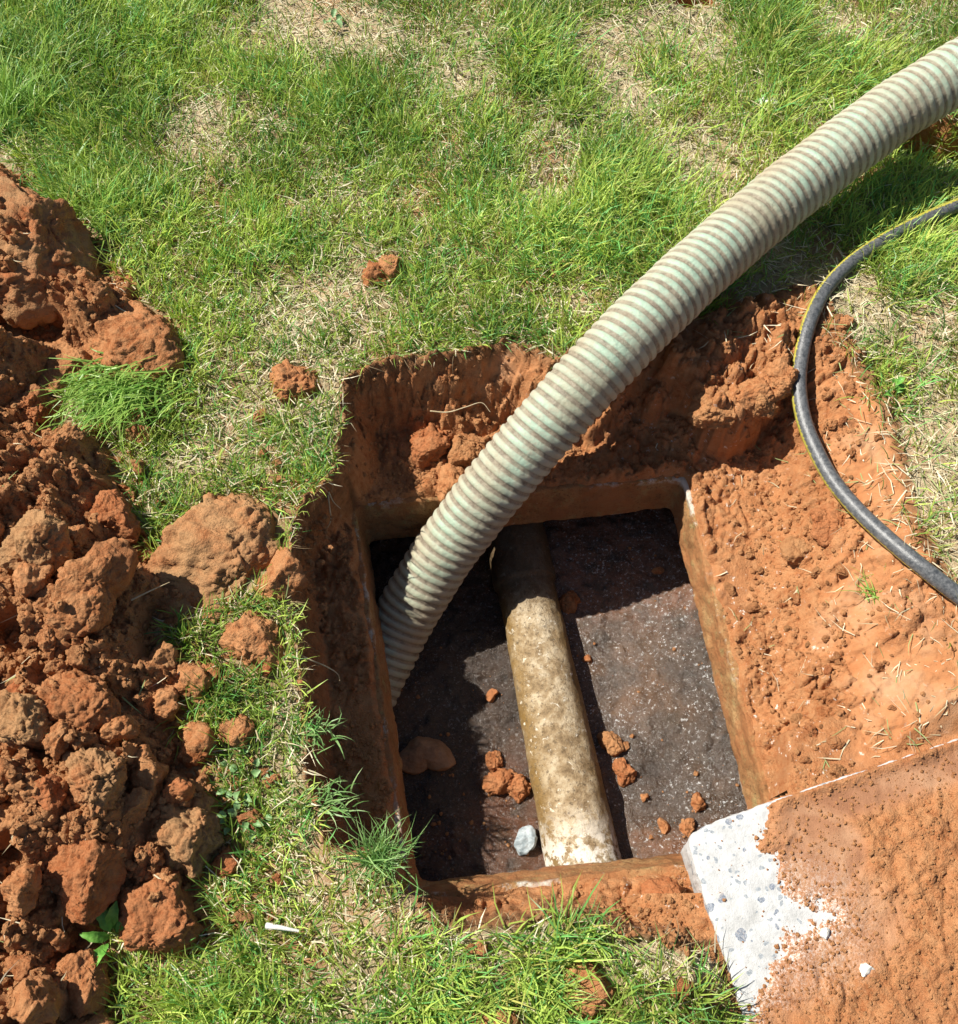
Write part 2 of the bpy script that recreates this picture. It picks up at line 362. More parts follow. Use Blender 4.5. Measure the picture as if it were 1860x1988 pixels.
def surf(xs, ys):
    g_ = interp(GH, xs, ys)
    inh = (xs > hx[0]) & (xs < hx[-1]) & (ys > hy[0]) & (ys < hy[-1])
    hh = interp(HH, np.clip(xs, hx[0], hx[-1]), np.clip(ys, hy[0], hy[-1]), hx, hy)
    return np.where(inh, np.maximum(g_, hh), g_)

# ------------------------------------------------------------------ septic tank: tapered opening, walls, sludge, pipe
def resample(poly, n, rnd=0.012):
    p = np.vstack([poly, poly[:1]]); s = np.concatenate([[0], np.cumsum(np.hypot(*np.diff(p, axis=0).T))]); t = np.linspace(0, s[-1], n, endpoint=False)
    q = np.stack([np.interp(t, s, p[:, 0]), np.interp(t, s, p[:, 1])], 1); k = max(1, int(rnd/(s[-1]/n)))
    for _ in range(2): q = sum(np.roll(q, j, 0) for j in range(-k, k+1))/(2*k+1)
    return q
NP = 720
rt = resample(OT, NP); rb = resample(OB, NP)
k0 = np.argmin(np.hypot(*(rb-rt[0]).T)); rb = np.roll(rb, -k0, 0)
def outn(r):
    d = np.roll(r, -1, 0)-np.roll(r, 1, 0); nrm = np.stack([d[:, 1], -d[:, 0]], 1); nrm /= np.linalg.norm(nrm, axis=1)[:, None]
    c = r.mean(0); sg = np.sign(((r-c)*nrm).sum(1).mean()); return nrm*sg
nT = outn(rt); nB = outn(rb)
def ring(r, nrm, off, z, dz=0.0): return np.concatenate([r+nrm*off, np.full((NP, 1), z)], 1)
rings = [ring(rt, nT, o, ZT) for o in (0.25, 0.12, 0.06, 0.03, 0.018, 0.010, 0.006, 0.003)]
rings += [ring(rt, nT, 0.0008, ZT-0.0008), ring(rt, nT, 0, ZT-0.003)]
for k in range(1, 26):
    t = k/26; rings.append(np.concatenate([rt*(1-t)+rb*t, np.full((NP, 1), (ZT-0.003)*(1-t)+ZB*t)], 1))
rings += [ring(rb, nB, 0, ZB), ring(rb, nB, 0.004, ZB-0.003), ring(rb, nB, 0.05, ZB-0.004), ring(rb, nB, 0.16, ZB-0.004)]
V = np.concatenate(rings); nr = len(rings)
amp = np.repeat(np.array([0]*3+[1]*(nr-5)+[0.5, 0]), NP)
dn = np.tile(np.concatenate([nT, np.zeros((NP, 1))], 1), (nr, 1))
V = V+dn*(fbm(V*45, 4, 200)*0.005*amp)[:, None]; V[:, 2] += fbm(V*60, 3, 210)*0.0015*amp
edge = np.repeat(np.array([0, 0, 0, 0.0, .35, .7, .9, 1, 1, 1]+[max(0, 1-k/3) for k in range(1, 26)]+[0.9, 0.5, 0, 0]), NP)
wall = np.repeat(np.array([0.0]*10+[1.0]*25+[1, 1, 1, 1]), NP)
i = np.arange(nr-1)[:, None]*NP+np.arange(NP)[None, :]; j = np.arange(nr-1)[:, None]*NP+(np.arange(NP)+1)[None, :] % NP
fr = np.stack([i, j, j+NP, i+NP], -1).reshape(-1, 4)
def mat_rim():
    m = N('stained_concrete', 0.8, 0.25)
    c = m.ramp(m.noise(16, 6, 0.7), [(0.3, (0.19, 0.085, 0.032)), (0.5, (0.33, 0.165, 0.065)), (0.68, (0.45, 0.29, 0.13))])
    c = m.mix(m.ramp(m.noise(40, 5, 0.7), [(0.55, 0.0), (0.68, 0.8)]), c, (0.34, 0.29, 0.12))
    c = m.mix(m.ramp(m.noise(230, 4, 0.7), [(0.34, 0.75), (0.46, 0.0)]), c, (0.09, 0.05, 0.02))
    sp = m.math('MULTIPLY', m.attr('edge'), m.ramp(m.math('ADD', m.noise(9, 3, 0.6), m.math('MULTIPLY', m.noise(70, 5, 0.75), 0.6)), [(0.84, 0.0), (0.92, 0.9)]))
    c = m.mix(sp, c, (0.62, 0.58, 0.5)); c = m.mix(m.ramp(m.noise(24, 6, 0.75, dist=0.4), [(0.66, 0.0), (0.70, 1.0)]), c, (0.68, 0.64, 0.5))
    c = m.mix(m.ramp(m.noise(12, 6, 0.75), [(0.44, 0.0), (0.58, 0.75)]), c, (0.36, 0.145, 0.055))
    m.col(c); m.nrm(m.bump(m.noise(420, 5, 0.75), 0.0018, 1.0, m.bump(m.noise(60, 5, 0.7), 0.006))); return m.m
M_RIM = mat_rim()
tank = bpy.data.objects.new('septic_tank', None); C.objects.link(tank)
tag(tank, 'buried concrete tank opened at its square hatch, walls stained with red mud', 'septic tank')
link('hatch_rim', mesh('hatch_rim', V, [fr], M_RIM, True, {'edge': edge}), tank)
c0 = rb.mean(0)
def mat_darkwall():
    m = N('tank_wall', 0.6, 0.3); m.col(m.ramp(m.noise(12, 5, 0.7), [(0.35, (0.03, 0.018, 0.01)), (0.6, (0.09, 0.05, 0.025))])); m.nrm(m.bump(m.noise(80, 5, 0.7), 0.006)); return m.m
wp = []
nseg = 120
box = resample(np.array([c0+[-0.46, 0.44], c0+[0.46, 0.44], c0+[0.46, -0.46], c0+[-0.46, -0.46]]), nseg, 0.01)
for z in np.linspace(ZB-0.004, ZF-0.1, 6): wp.append(np.concatenate([box, np.full((nseg, 1), z)], 1))
i = np.arange(5)[:, None]*nseg+np.arange(nseg)[None, :]; j = np.arange(5)[:, None]*nseg+(np.arange(nseg)+1)[None, :] % nseg
link('inner_wall', mesh('inner_wall', np.concatenate(wp), [np.stack([i, j, j+nseg, i+nseg], -1).reshape(-1, 4)], mat_darkwall()), tank)
rb2 = np.concatenate([rings[-1], np.concatenate([resample(np.array([c0+[-0.46, 0.44], c0+[0.46, 0.44], c0+[0.46, -0.46], c0+[-0.46, -0.46]]), NP, 0.01), np.full((NP, 1), ZB-0.004)], 1)])
ka = np.argmin(np.hypot(*(rb2[NP:, :2]-rb2[0, :2]).T)); rb2[NP:] = np.roll(rb2[NP:], -ka, 0)
if np.linalg.norm(rb2[NP+NP//4]-rb2[NP//4]) > np.linalg.norm(rb2[NP+3*NP//4]-rb2[NP//4]): rb2[NP:] = np.roll(rb2[NP:][::-1], 1, 0)
i = np.arange(NP); j = (i+1) % NP
link('ceiling_slab', mesh('ceiling_slab', rb2, [np.stack([i, j, j+NP, i+NP], -1)], mat_darkwall()), tank)

# sludge crust
sx = np.arange(c0[0]-0.47, c0[0]+0.47, 0.0032); sy = np.arange(c0[1]-0.47, c0[1]+0.45, 0.0032)
A, B = np.meshgrid(sx, sy, indexing='ij'); x = A.ravel(); y = B.ravel()
pA = W(1012, 1095, ZF+0.022); pB = W(1148, 1745, ZF+0.022)          # pipe axis
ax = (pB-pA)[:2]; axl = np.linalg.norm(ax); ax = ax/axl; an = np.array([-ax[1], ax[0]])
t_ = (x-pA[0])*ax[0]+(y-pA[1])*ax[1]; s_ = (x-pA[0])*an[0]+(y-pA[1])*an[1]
e1, e2, ec = worley(P3(x, y, 45, 3), 300, 2)
hs = ZF+fbm(P3(x, y, 7, 2), 4, 310)*0.011+fbm(P3(x, y, 70, 2), 4, 320)*0.0022+np.clip(1-e1*1.4, 0, 1)*(ec > 0.75)*0.005
left = sst(0.0, 0.01, s_*np.sign(1)-0.085+fbm(P3(x, y, 20), 3, 330)*0.02)     # step beside the pipe (one side)
hs = hs+0.012*sst(0.04, 0.0, y-(c0[1]-0.25))
side = np.where(W(800, 1400, ZF)[0] < pA[0], 1, -1)
def mat_sludge():
    m = N('wet_sludge', 0.28, 0.6)
    pxn = m.noise(7, 5, 0.65); big = m.noise(3.2, 3, 0.5)
    c = m.ramp(pxn, [(0.30, (0.016, 0.011, 0.007)), (0.50, (0.060, 0.036, 0.020)), (0.64, (0.14, 0.068, 0.028))])
    c = m.mix(m.math('MULTIPLY', m.attr('mud'), m.ramp(m.noise(26, 5, 0.7), [(0.38, 0.0), (0.58, 0.85)])), c, (0.20, 0.075, 0.03))
    c = m.mix(m.math('MULTIPLY', m.ramp(m.noise(260, 4, 0.75), [(0.56, 0.0), (0.64, 0.6)]), m.ramp(m.noise(11, 4, 0.7), [(0.35, 0.1), (0.6, 0.8)])), c, (0.28, 0.24, 0.19))
    c = m.mix(m.ramp(m.noise(170, 5, 0.85), [(0.66, 0.0), (0.70, 1.0)]), c, (0.66, 0.64, 0.62))  # pale and white flecks: wet glints painted into the colour
    m.col(c); m.L(m.ramp(m.noise(35, 5, 0.7), [(0.35, 0.12), (0.65, 0.38)]), m.b.inputs['Roughness'])
    m.nrm(m.bump(m.noise(420, 4, 0.8), 0.0025, 1.0, m.bump(m.noise(120, 5, 0.7), 0.004)))
    c = m.mix(m.attr('wet'), m.mix(1.0, c, (0.45, 0.36, 0.28), 'MULTIPLY'), m.mix(0.12, c, (0.15, 0.11, 0.075)))  # pit shade left of the pipe is painted into the sludge colour
    clus = m.math('MULTIPLY', m.attr('wet'), m.ramp(m.noise(14, 5, 0.75), [(0.36, 0.0), (0.56, 1.0)]))
    c = m.mix(m.math('MULTIPLY', clus, m.ramp(m.noise(190, 3, 0.7), [(0.595, 0.0), (0.635, 0.9)])), c, (0.62, 0.62, 0.61)); m.col(c)  # clustered white flecks, painted glints mostly right of the pipe
    wet_ = m.math('MULTIPLY', m.ramp(m.noise(8, 5, 0.7), [(0.32, 0.25), (0.6, 1.0)]), m.attr('wet'))
    m.L(wet_, m.b.inputs['Coat Weight']); m.L(m.ramp(m.noise(30, 4, 0.7), [(0.38, 0.10), (0.62, 0.34)]), m.b.inputs['Coat Roughness']); m.b.inputs['Coat IOR'].default_value = 1.6
    m.L(m.bump(m.noise(230, 3, 0.7), 0.0042, 1.0, m.bump(m.noise(60, 3, 0.6), 0.003)), m.b.inputs['Coat Normal']); return m.m
ppx, ppy = pix(x, y, hs)
mud = np.clip(sst(1560, 1660, ppy)+sst(1250, 1150, ppy)*sst(1040, 1120, ppx)+sst(1120, 1000, np.abs(ppx-1015)+ppy*0.0)*0+sst(120, 40, np.hypot(ppx-990, ppy-1560))+0.12, 0, 1)
sl_ = link('sludge', mesh('sludge', np.stack([x, y, hs], 1), [gridfaces(len(sx), len(sy))], mat_sludge(), True, {'mud': mud, 'wet': 0.35+0.65*sst(-0.02, 0.03, np.where(side == 1, s_*np.sign(an[0]), s_*np.sign(an[0])))}))  # wet drives the coat, and also the painted shade and glints
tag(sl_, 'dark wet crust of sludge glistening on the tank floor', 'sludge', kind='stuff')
SH = hs.reshape(A.shape)
def floorz(a, b): return float(interp(SH, a, b, sx, sy)[0])

# old clay pipe across the tank
def tube(path, radf, nu, cols_u=None, closed_end=True):
    """path Nx3 dense; radf(i array, ang array)->radius; returns verts, quads, arc length"""
    path = np.asarray(path, float); n = len(path); T = np.gradient(path, axis=0); T /= np.linalg.norm(T, axis=1)[:, None]
    Uv = np.zeros_like(T); u = np.cross(T[0], [0, 0, 1.0]); 
    if np.linalg.norm(u) < 1e-3: u = np.array([1.0, 0, 0])
    for k in range(n):
        u = u-T[k]*np.dot(u, T[k]); u /= np.linalg.norm(u); Uv[k] = u
    Vv = np.cross(Uv, T)          # Vv points up for a horizontal path
    s = np.concatenate([[0], np.cumsum(np.linalg.norm(np.diff(path, axis=0), axis=1))])
    th = np.linspace(0, 2*math.pi, nu, endpoint=False)
    SS, TH = np.meshgrid(s, th, indexing='ij'); R_ = radf(SS, TH)
    P = path[:, None, :]+Uv[:, None, :]*(R_*np.cos(TH))[..., None]+Vv[:, None, :]*(R_*np.sin(TH))[..., None]
    i = np.arange(n-1)[:, None]*nu+np.arange(nu)[None, :]; j = np.arange(n-1)[:, None]*nu+(np.arange(nu)+1)[None, :] % nu
    q = np.stack([i, j, j+nu, i+nu], -1).reshape(-1, 4)
    return P.reshape(-1, 3), q, SS.ravel(), TH.ravel()
def mat_pipe():
    m = N('aged_clay', 0.62, 0.35)
    c = m.ramp(m.noise(30, 6, 0.72), [(0.32, (0.15, 0.095, 0.045)), (0.46, (0.32, 0.225, 0.12)), (0.6, (0.52, 0.42, 0.28))])
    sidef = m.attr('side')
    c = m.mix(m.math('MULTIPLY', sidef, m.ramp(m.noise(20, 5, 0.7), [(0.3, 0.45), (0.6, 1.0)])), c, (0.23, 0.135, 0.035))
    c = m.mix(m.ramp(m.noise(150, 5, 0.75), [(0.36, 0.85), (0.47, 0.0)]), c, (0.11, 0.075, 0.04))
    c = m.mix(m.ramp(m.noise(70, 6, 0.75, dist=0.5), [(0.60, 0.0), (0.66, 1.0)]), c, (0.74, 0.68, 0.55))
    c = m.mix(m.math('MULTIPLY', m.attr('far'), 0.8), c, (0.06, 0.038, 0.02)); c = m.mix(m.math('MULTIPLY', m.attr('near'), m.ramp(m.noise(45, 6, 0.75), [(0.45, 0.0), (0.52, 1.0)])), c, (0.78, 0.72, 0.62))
    m.col(c); m.nrm(m.bump(m.noise(380, 5, 0.75), 0.0022, 1.0, m.bump(m.noise(60, 4, 0.6), 0.004))); return m.m
n = 260; tt = np.linspace(-0.28, 1.12, n)[:, None]
path = pA[None]*(1-tt)+pB[None]*tt
def rp(s, t):
    sh = s.shape; p = np.stack([s.ravel()*30, np.cos(t.ravel())*3, np.sin(t.ravel())*3], 1)
    seam = 0.0045*sst(0.03, 0.012, np.abs(((t-math.pi+0.42+math.pi) % (2*math.pi))-math.pi))
    taper = 0.050+0.014*np.clip(s/(axl*1.3), 0, 1)+0.006*sst(axl*0.36, axl*0.345, s)
    return taper+fbm(p, 4, 400).reshape(sh)*0.0025+seam
v, q, ss_, th_ = tube(path, rp, 96)
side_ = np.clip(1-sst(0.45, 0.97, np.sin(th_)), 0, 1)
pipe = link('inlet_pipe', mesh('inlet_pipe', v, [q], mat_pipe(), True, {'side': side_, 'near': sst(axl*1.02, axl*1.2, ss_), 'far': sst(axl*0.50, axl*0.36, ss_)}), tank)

# ------------------------------------------------------------------ corrugated suction hose
HR = 0.0580
hpath_px = [(668, 1450, -0.335), (722, 1325, -0.318), (772, 1222, -0.28), (822, 1136, -0.225), (885, 1040, -0.155), (960, 945, -0.082), (1040, 850, -0.02), (1110, 770, 0.025), (1190, 685, 0.06), (1270, 603, 0.078),
            (1360, 520, 0.085), (1450, 440, 0.09), (1550, 358, 0.10), (1650, 280, 0.115), (1755, 205, 0.135), (1865, 138, 0.16), (2000, 70, 0.19), (2200, -20, 0.24), (2450, -120, 0.28)]
def spline(P, step_):
    P = np.array(P); P = np.vstack([2*P[0]-P[1], P, 2*P[-1]-P[-2]]); out = []
    for k in range(1, len(P)-2):
        t = np.linspace(0, 1, 60, endpoint=False)[:, None]
        out.append(0.5*((2*P[k])+(-P[k-1]+P[k+1])*t+(2*P[k-1]-5*P[k]+4*P[k+1]-P[k+2])*t*t+(-P[k-1]+3*P[k]-3*P[k+1]+P[k+2])*t**3))
    q = np.concatenate(out+[P[-2:-1]])
    for _ in range(6): q[1:-1] = (q[:-2]+2*q[1:-1]+q[2:])/4
    s = np.concatenate([[0], np.cumsum(np.linalg.norm(np.diff(q, axis=0), axis=1))]); t = np.arange(0, s[-1], step_)
    return np.stack([np.interp(t, s, q[:, a]) for a in range(3)], 1)
path = spline([W(*p) for p in hpath_px], 0.0013)
PITCH = 0.0189
def ribw(s, t):
    ph = (s/PITCH+t/(2*math.pi)) % 1.0
    d = np.abs(ph-0.5)*2           # 0 at rib crown, 1 in groove
    return np.where(d < 0.5, 1-0.35*(d/0.5)**2.2, 0.65*(1-sst(0.5, 0.74, d)))
def rh(s, t):
    p = np.stack([s.ravel()*60, np.cos(t.ravel())*4, np.sin(t.ravel())*4], 1)
    return HR-0.0042+0.0036*ribw(s, t)*(0.85+0.3*np.sin(s*37)*np.sin(t*1.0+s*11))+fbm(p, 3, 500).reshape(s.shape)*0.0011
v, q, ss_, th_ = tube(path, rh, 128)
rib = ribw(ss_, th_)
def mat_hose():
    m = N('dusty_hose', 0.45, 0.45)
    gr = m.attr('rib')
    mint = m.ramp(m.noise(10, 4, 0.6), [(0.3, (0.33, 0.45, 0.33)), (0.7, (0.41, 0.54, 0.41))])
    dust = m.ramp(m.noise(50, 5, 0.7), [(0.3, (0.36, 0.325, 0.235)), (0.7, (0.46, 0.42, 0.32))])
    geo = m.n('ShaderNodeNewGeometry')
    low = m.attr('lowside')
    df = m.math('ADD', m.ramp(m.noise(26, 6, 0.75), [(0.36, 0.55), (0.60, 0.98)]), m.math('MULTIPLY', low, 0.55))
    df = m.math('MINIMUM', m.math('SUBTRACT', df, m.math('MULTIPLY', m.attr('crest'), m.ramp(m.noise(40, 4, 0.7), [(0.35, 0.1), (0.6, 0.95)]))), 0.97)
    df = m.math('MAXIMUM', df, 0.0)
    c = m.mix(df, mint, dust)
    gcol = m.ramp(m.noise(70, 6, 0.8), [(0.32, (0.13, 0.10, 0.07)), (0.62, (0.33, 0.28, 0.20))])
    gf = m.math('MULTIPLY', m.ramp(gr, [(0.15, 1.0), (0.70, 0.0)]), m.ramp(m.noise(18, 5, 0.7), [(0.3, 0.65), (0.55, 1.0)]))
    c = m.mix(m.ramp(m.noise(5, 4, 0.65), [(0.48, 0.0), (0.62, 0.65)]), c, (0.36, 0.27, 0.17))
    c = m.mix(gf, c, gcol)
    c = m.mix(m.ramp(m.noise(300, 4, 0.7), [(0.60, 0.0), (0.72, 0.35)]), c, (0.30, 0.23, 0.15))
    m.col(c)
    m.L(m.math('ADD', 0.38, m.math('MULTIPLY', df, 0.5)), m.b.inputs['Roughness'])
    m.nrm(m.bump(m.noise(700, 4, 0.7), 0.0008, 1.0, m.bump(m.noise(140, 4, 0.7), 0.0018))); return m.m
# the crest of the hose is rubbed free of dust
crest = sst(0.62, 0.98, np.sin(th_-0.10)); lowside = sst(0.30, -0.25, np.cos(th_)*-1.0*0+np.sin(th_))
ho = link('suction_hose', mesh('suction_hose', v, [q], mat_hose(), True, {'rib': rib, 'crest': crest, 'lowside': lowside}))
tag(ho, 'thick pale green corrugated suction hose, dusty, dropping into the open tank', 'suction hose')

# ------------------------------------------------------------------ black garden hose with yellow stripe
wpx = [(2250, 270), (2050, 325), (1930, 368), (1860, 398), (1790, 428), (1710, 470), (1650, 512), (1603, 562), (1573, 622), (1556, 690), (1551, 750), (1560, 812), (1583, 872), (1615, 930), (1660, 985), (1715, 1038), (1780, 1093), (1870, 1163), (1980, 1240), (2150, 1350)]
P = []
for a, b in wpx:
    p = W(a, b, 0.0)
    for _ in range(4): p = W(a, b, float(surf(p[0:1], p[1:2])[0])+0.0145)
    P.append(p)
P = np.array(P)
for _ in range(2): P[1:-1, 2] = np.maximum(P[1:-1, 2], (P[:-2, 2]+P[2:, 2])/2)
P = np.array([W(a, b, z) for (a, b), z in zip(wpx, P[:, 2])])
path = spline(P, 0.003)
v, q, ss_, th_ = tube(path, lambda s, t: np.full(s.shape, 0.0130), 40)
def mat_whose():
    m = N('rubber_hose', 0.38, 0.5)
    dust = m.ramp(m.noise(160, 5, 0.75), [(0.38, 0.0), (0.66, 0.5)])
    c = m.mix(dust, (0.045, 0.05, 0.055), (0.28, 0.28, 0.28))
    yel = m.ramp(m.noise(90, 4, 0.6), [(0.3, (0.36, 0.31, 0.03)), (0.7, (0.56, 0.50, 0.08))])
    c = m.mix(m.attr('stripe'), c, yel)
    m.col(c); m.nrm(m.bump(m.noise(300, 4, 0.7), 0.0006)); return m.m
sdist = (th_-(1.0-1.65*(ss_-0.45)) + math.pi) % (2*math.pi)-math.pi
zig = 0.28+0.18*np.abs(((ss_/0.0075) % 1)-0.5)*2
stripe = sst(zig+0.08, zig-0.02, np.abs(sdist))*np.where((np.abs(sdist) < 0.06) , 0.35, 1.0)
whose = link('garden_hose', mesh('garden_hose', v, [q], mat_whose(), True, {'stripe': stripe}))
tag(whose, 'thin black rubber hose with a yellow stripe curving over bare soil', 'garden hose')
# attribute resolution along the hose is 3 mm, fine enough for the braid

# ------------------------------------------------------------------ concrete lid and the soil lying on it
lp = resample(LID, 900, 0.012); nL = outn(lp)
def lring(off, z): return np.concatenate([lp+nL*off, np.full((900, 1), z)], 1)
LT = 0.112
lr = [lring(-0.012, LID_Z), lring(-0.006, LID_Z), lring(-0.002, LID_Z-0.001), lring(0, LID_Z-0.004), lring(0.0, LID_Z-0.02), lring(-0.003, LID_Z-0.05), lring(-0.010, LID_Z-LT), lring(-0.03, LID_Z-LT-0.002)]
V = np.concatenate(lr); V[:, :2] += np.tile(nL, (8, 1))*(fbm(V*70, 3, 600)*0.003)[:, None]
i = np.arange(7)[:, None]*900+np.arange(900)[None, :]; j = np.arange(7)[:, None]*900+(np.arange(900)+1)[None, :] % 900
fs = [np.stack([i, j, j+900, i+900], -1).reshape(-1, 4), np.arange(900)[None, ::-1].copy(), (np.arange(900)+7*900)[None, :].copy()]
def mat_lid():
    m = N('terrazzo_concrete', 0.75, 0.3)
    c = m.ramp(m.noise(30, 6, 0.7), [(0.3, (0.37, 0.37, 0.355)), (0.5, (0.50, 0.50, 0.49)), (0.7, (0.62, 0.62, 0.61))])
    dm = m.n('ShaderNodeVectorMath', operation='ADD'); nz = m.n('ShaderNodeTexNoise'); nz.inputs['Scale'].default_value = 90; nz.inputs['Detail'].default_value = 3
    m.L(m.co, nz.inputs['Vector']); sc = m.n('ShaderNodeVectorMath', operation='SCALE'); sc.inputs['Scale'].default_value = 0.012; m.L(nz.outputs['Color'], sc.inputs[0]); m.L(m.co, dm.inputs[0]); m.L(sc.outputs[0], dm.inputs[1])
    for scl, rad, thr, colr, sh in ((58, 0.46, 0.60, (0.07, 0.10, 0.16), 0.0), (105, 0.46, 0.50, (0.17, 0.20, 0.23), 1.3), (60, 0.16, 0.80, (0.34, 0.13, 0.06), 2.7)):
        of = m.n('ShaderNodeVectorMath', operation='ADD'); m.L(dm.outputs[0], of.inputs[0]); of.inputs[1].default_value = (sh, sh*0.7, 0)
        vx = m.n('ShaderNodeTexVoronoi'); vx.inputs['Scale'].default_value = scl; m.L(of.outputs[0], vx.inputs['Vector'])
        sep = m.n('ShaderNodeSeparateColor'); m.L(vx.outputs['Color'], sep.inputs[0])
        mk = m.math('MULTIPLY', m.math('LESS_THAN', vx.outputs['Distance'], m.math('MULTIPLY', sep.outputs[1], rad)), m.math('GREATER_THAN', sep.outputs[0], thr))
        tone = m.mix(m.ramp(m.noise(400, 3, 0.7), [(0.4, 0.0), (0.6, 0.5)]), colr, (0.55, 0.57, 0.58))
        c = m.mix(m.math('MULTIPLY', mk, 0.85), c, tone)
    # dirt film towards the covered part
    c = m.mix(m.math('MULTIPLY', m.ramp(m.noise(55, 6, 0.75), [(0.58, 0.0), (0.74, 0.6)]), 1.0), c, (0.62, 0.50, 0.40))
    m.col(c); m.nrm(m.bump(m.noise(350, 5, 0.75), 0.0008, 1.0, m.bump(m.noise(60, 4, 0.7), 0.002))); return m.m
lid = link('concrete_lid', mesh('concrete_lid', V, fs, mat_lid(), False))
tag(lid, 'flat white speckled concrete lid pushed off the hatch, half under red soil', 'lid')
CLEAN = WP(PH([(1330, 1600), (1530, 1600), (1528, 1622), (1516, 1659), (1502, 1688), (1520, 1707), (1551, 1726), (1559, 1783), (1590, 1812), (1660, 1838), (1600, 1856), (1563, 1852), (1556, 1892), (1546, 1922), (1532, 1935), (1530, 1972), (1506, 2000), (1496, 2030), (1400, 2040), (1340, 1800)]), LID_Z)
x0, x1 = LID[:, 0].min(), LID[:, 0].max(); y0, y1 = LID[:, 1].min(), LID[:, 1].max()
lx = np.arange(x0-0.01, min(x1, 1.0), 0.0028); ly = np.arange(y0-0.01, y1+0.01, 0.0028)
A, B = np.meshgrid(lx, ly, indexing='ij'); x = A.ravel(); y = B.ravel()
dc = -sdf(CLEAN, x, y)-0.006+fbm(P3(x, y, 45, 3), 4, 610)*0.016+fbm(P3(x, y, 160, 3), 3, 615)*0.010
dl = sdf(LID, x, y)
ppx, ppy = pix(x, y, LID_Z)
smooth_ = sst(55, 15, np.abs((ppy-(1560-(ppx-1484)*0.335))-52))*sst(1460, 1540, ppx)      # wiped muddy band along the upper edge
smooth_ = np.maximum(smooth_, sst(75, 55, np.hypot(ppx-1600, ppy-1665)*0.8)); smooth_ = np.maximum(smooth_, 0.7*sst(90, 40, np.abs(dc*1000-35)+np.abs(ppy-1780)*0.3))
f1, f2, cid = worley(P3(x, y, 75, 2), 631, 2); g1, g2, gc = worley(P3(x+fbm(P3(x, y, 30), 2, 3)*0.02, y+fbm(P3(x, y, 30), 2, 4)*0.02, 26, 5), 637, 2)
k1, k2, kc = worley(P3(x, y, 13, 5), 641, 2)
thick = (0.0035+np.clip(1-f1*1.4, 0, 1)**0.6*(cid > 0.4)*0.004+np.clip(1-g1*1.25, 0, 1)**0.5*(gc > 0.45)*0.008*gc+sst(0.02, 0.1, g2-g1)*gc*0.003+sst(0.02, 0.1, k2-k1)*kc*0.004+fbm(P3(x, y, 50), 4, 650)*0.007)
thick = thick*0.72*(1-0.85*smooth_)+0.0012
hl = LID_Z+np.where(dc > 0, thick*sst(0, 0.02, dc)+0.0003, -0.004+0*x)*sst(0.0, 0.004, dl)-0.006*sst(0.004, 0.0, dl)
sp1, sp2, spc = worley(P3(x, y, 150, 2), 660, 2)
cellm = ((dl < -0.001) | (dc < -0.006)).reshape(A.shape); keep = ~(cellm[:-1, :-1] & cellm[1:, :-1] & cellm[:-1, 1:] & cellm[1:, 1:])
def mat_lidsoil():
    m = N('lid_soil', 0.92, 0.15)
    sm = m.attr('smoothsoil')
    c = m.mix(sm, soil_color(m), m.ramp(m.noise(11, 6, 0.65, dist=0.6), [(0.3, (0.27, 0.120, 0.062)), (0.5, (0.36, 0.178, 0.095)), (0.7, (0.47, 0.27, 0.155))]))
    c = m.mix(m.math('MULTIPLY', m.attr('fleck'), m.ramp(m.noise(240, 5, 0.8), [(0.47, 0.0), (0.60, 0.9)])), c, (0.80, 0.76, 0.70))
    m.col(c); v_ = m.vor(330); h_ = m.math('ADD', m.math('MULTIPLY', v_, -0.5), m.noise(190, 6, 0.75))
    h_ = m.math('MULTIPLY', h_, m.math('SUBTRACT', 1.0, m.math('MULTIPLY', sm, 0.8)))
    m.nrm(m.bump(m.noise(900, 4, 0.7), 0.0009, 1.0, m.bump(h_, 0.003))); return m.m
fleck = 0.8*sst(0.035, 0.0, dc)*sst(1640, 1760, ppy)+0.4*sst(0.12, 0.03, np.hypot(*(np.stack([x, y])-W(1560, 1790, LID_Z)[:2, None])))
ls = link('lid_soil', mesh('lid_soil', np.stack([x, y, hl], 1), [gridfaces(len(lx), len(ly), keep)], mat_lidsoil(), True, {'smoothsoil': smooth_, 'fleck': fleck}))
tag(ls, 'crumbly red soil spread over the concrete lid', 'soil', kind='stuff')
LH = hl.reshape(A.shape)

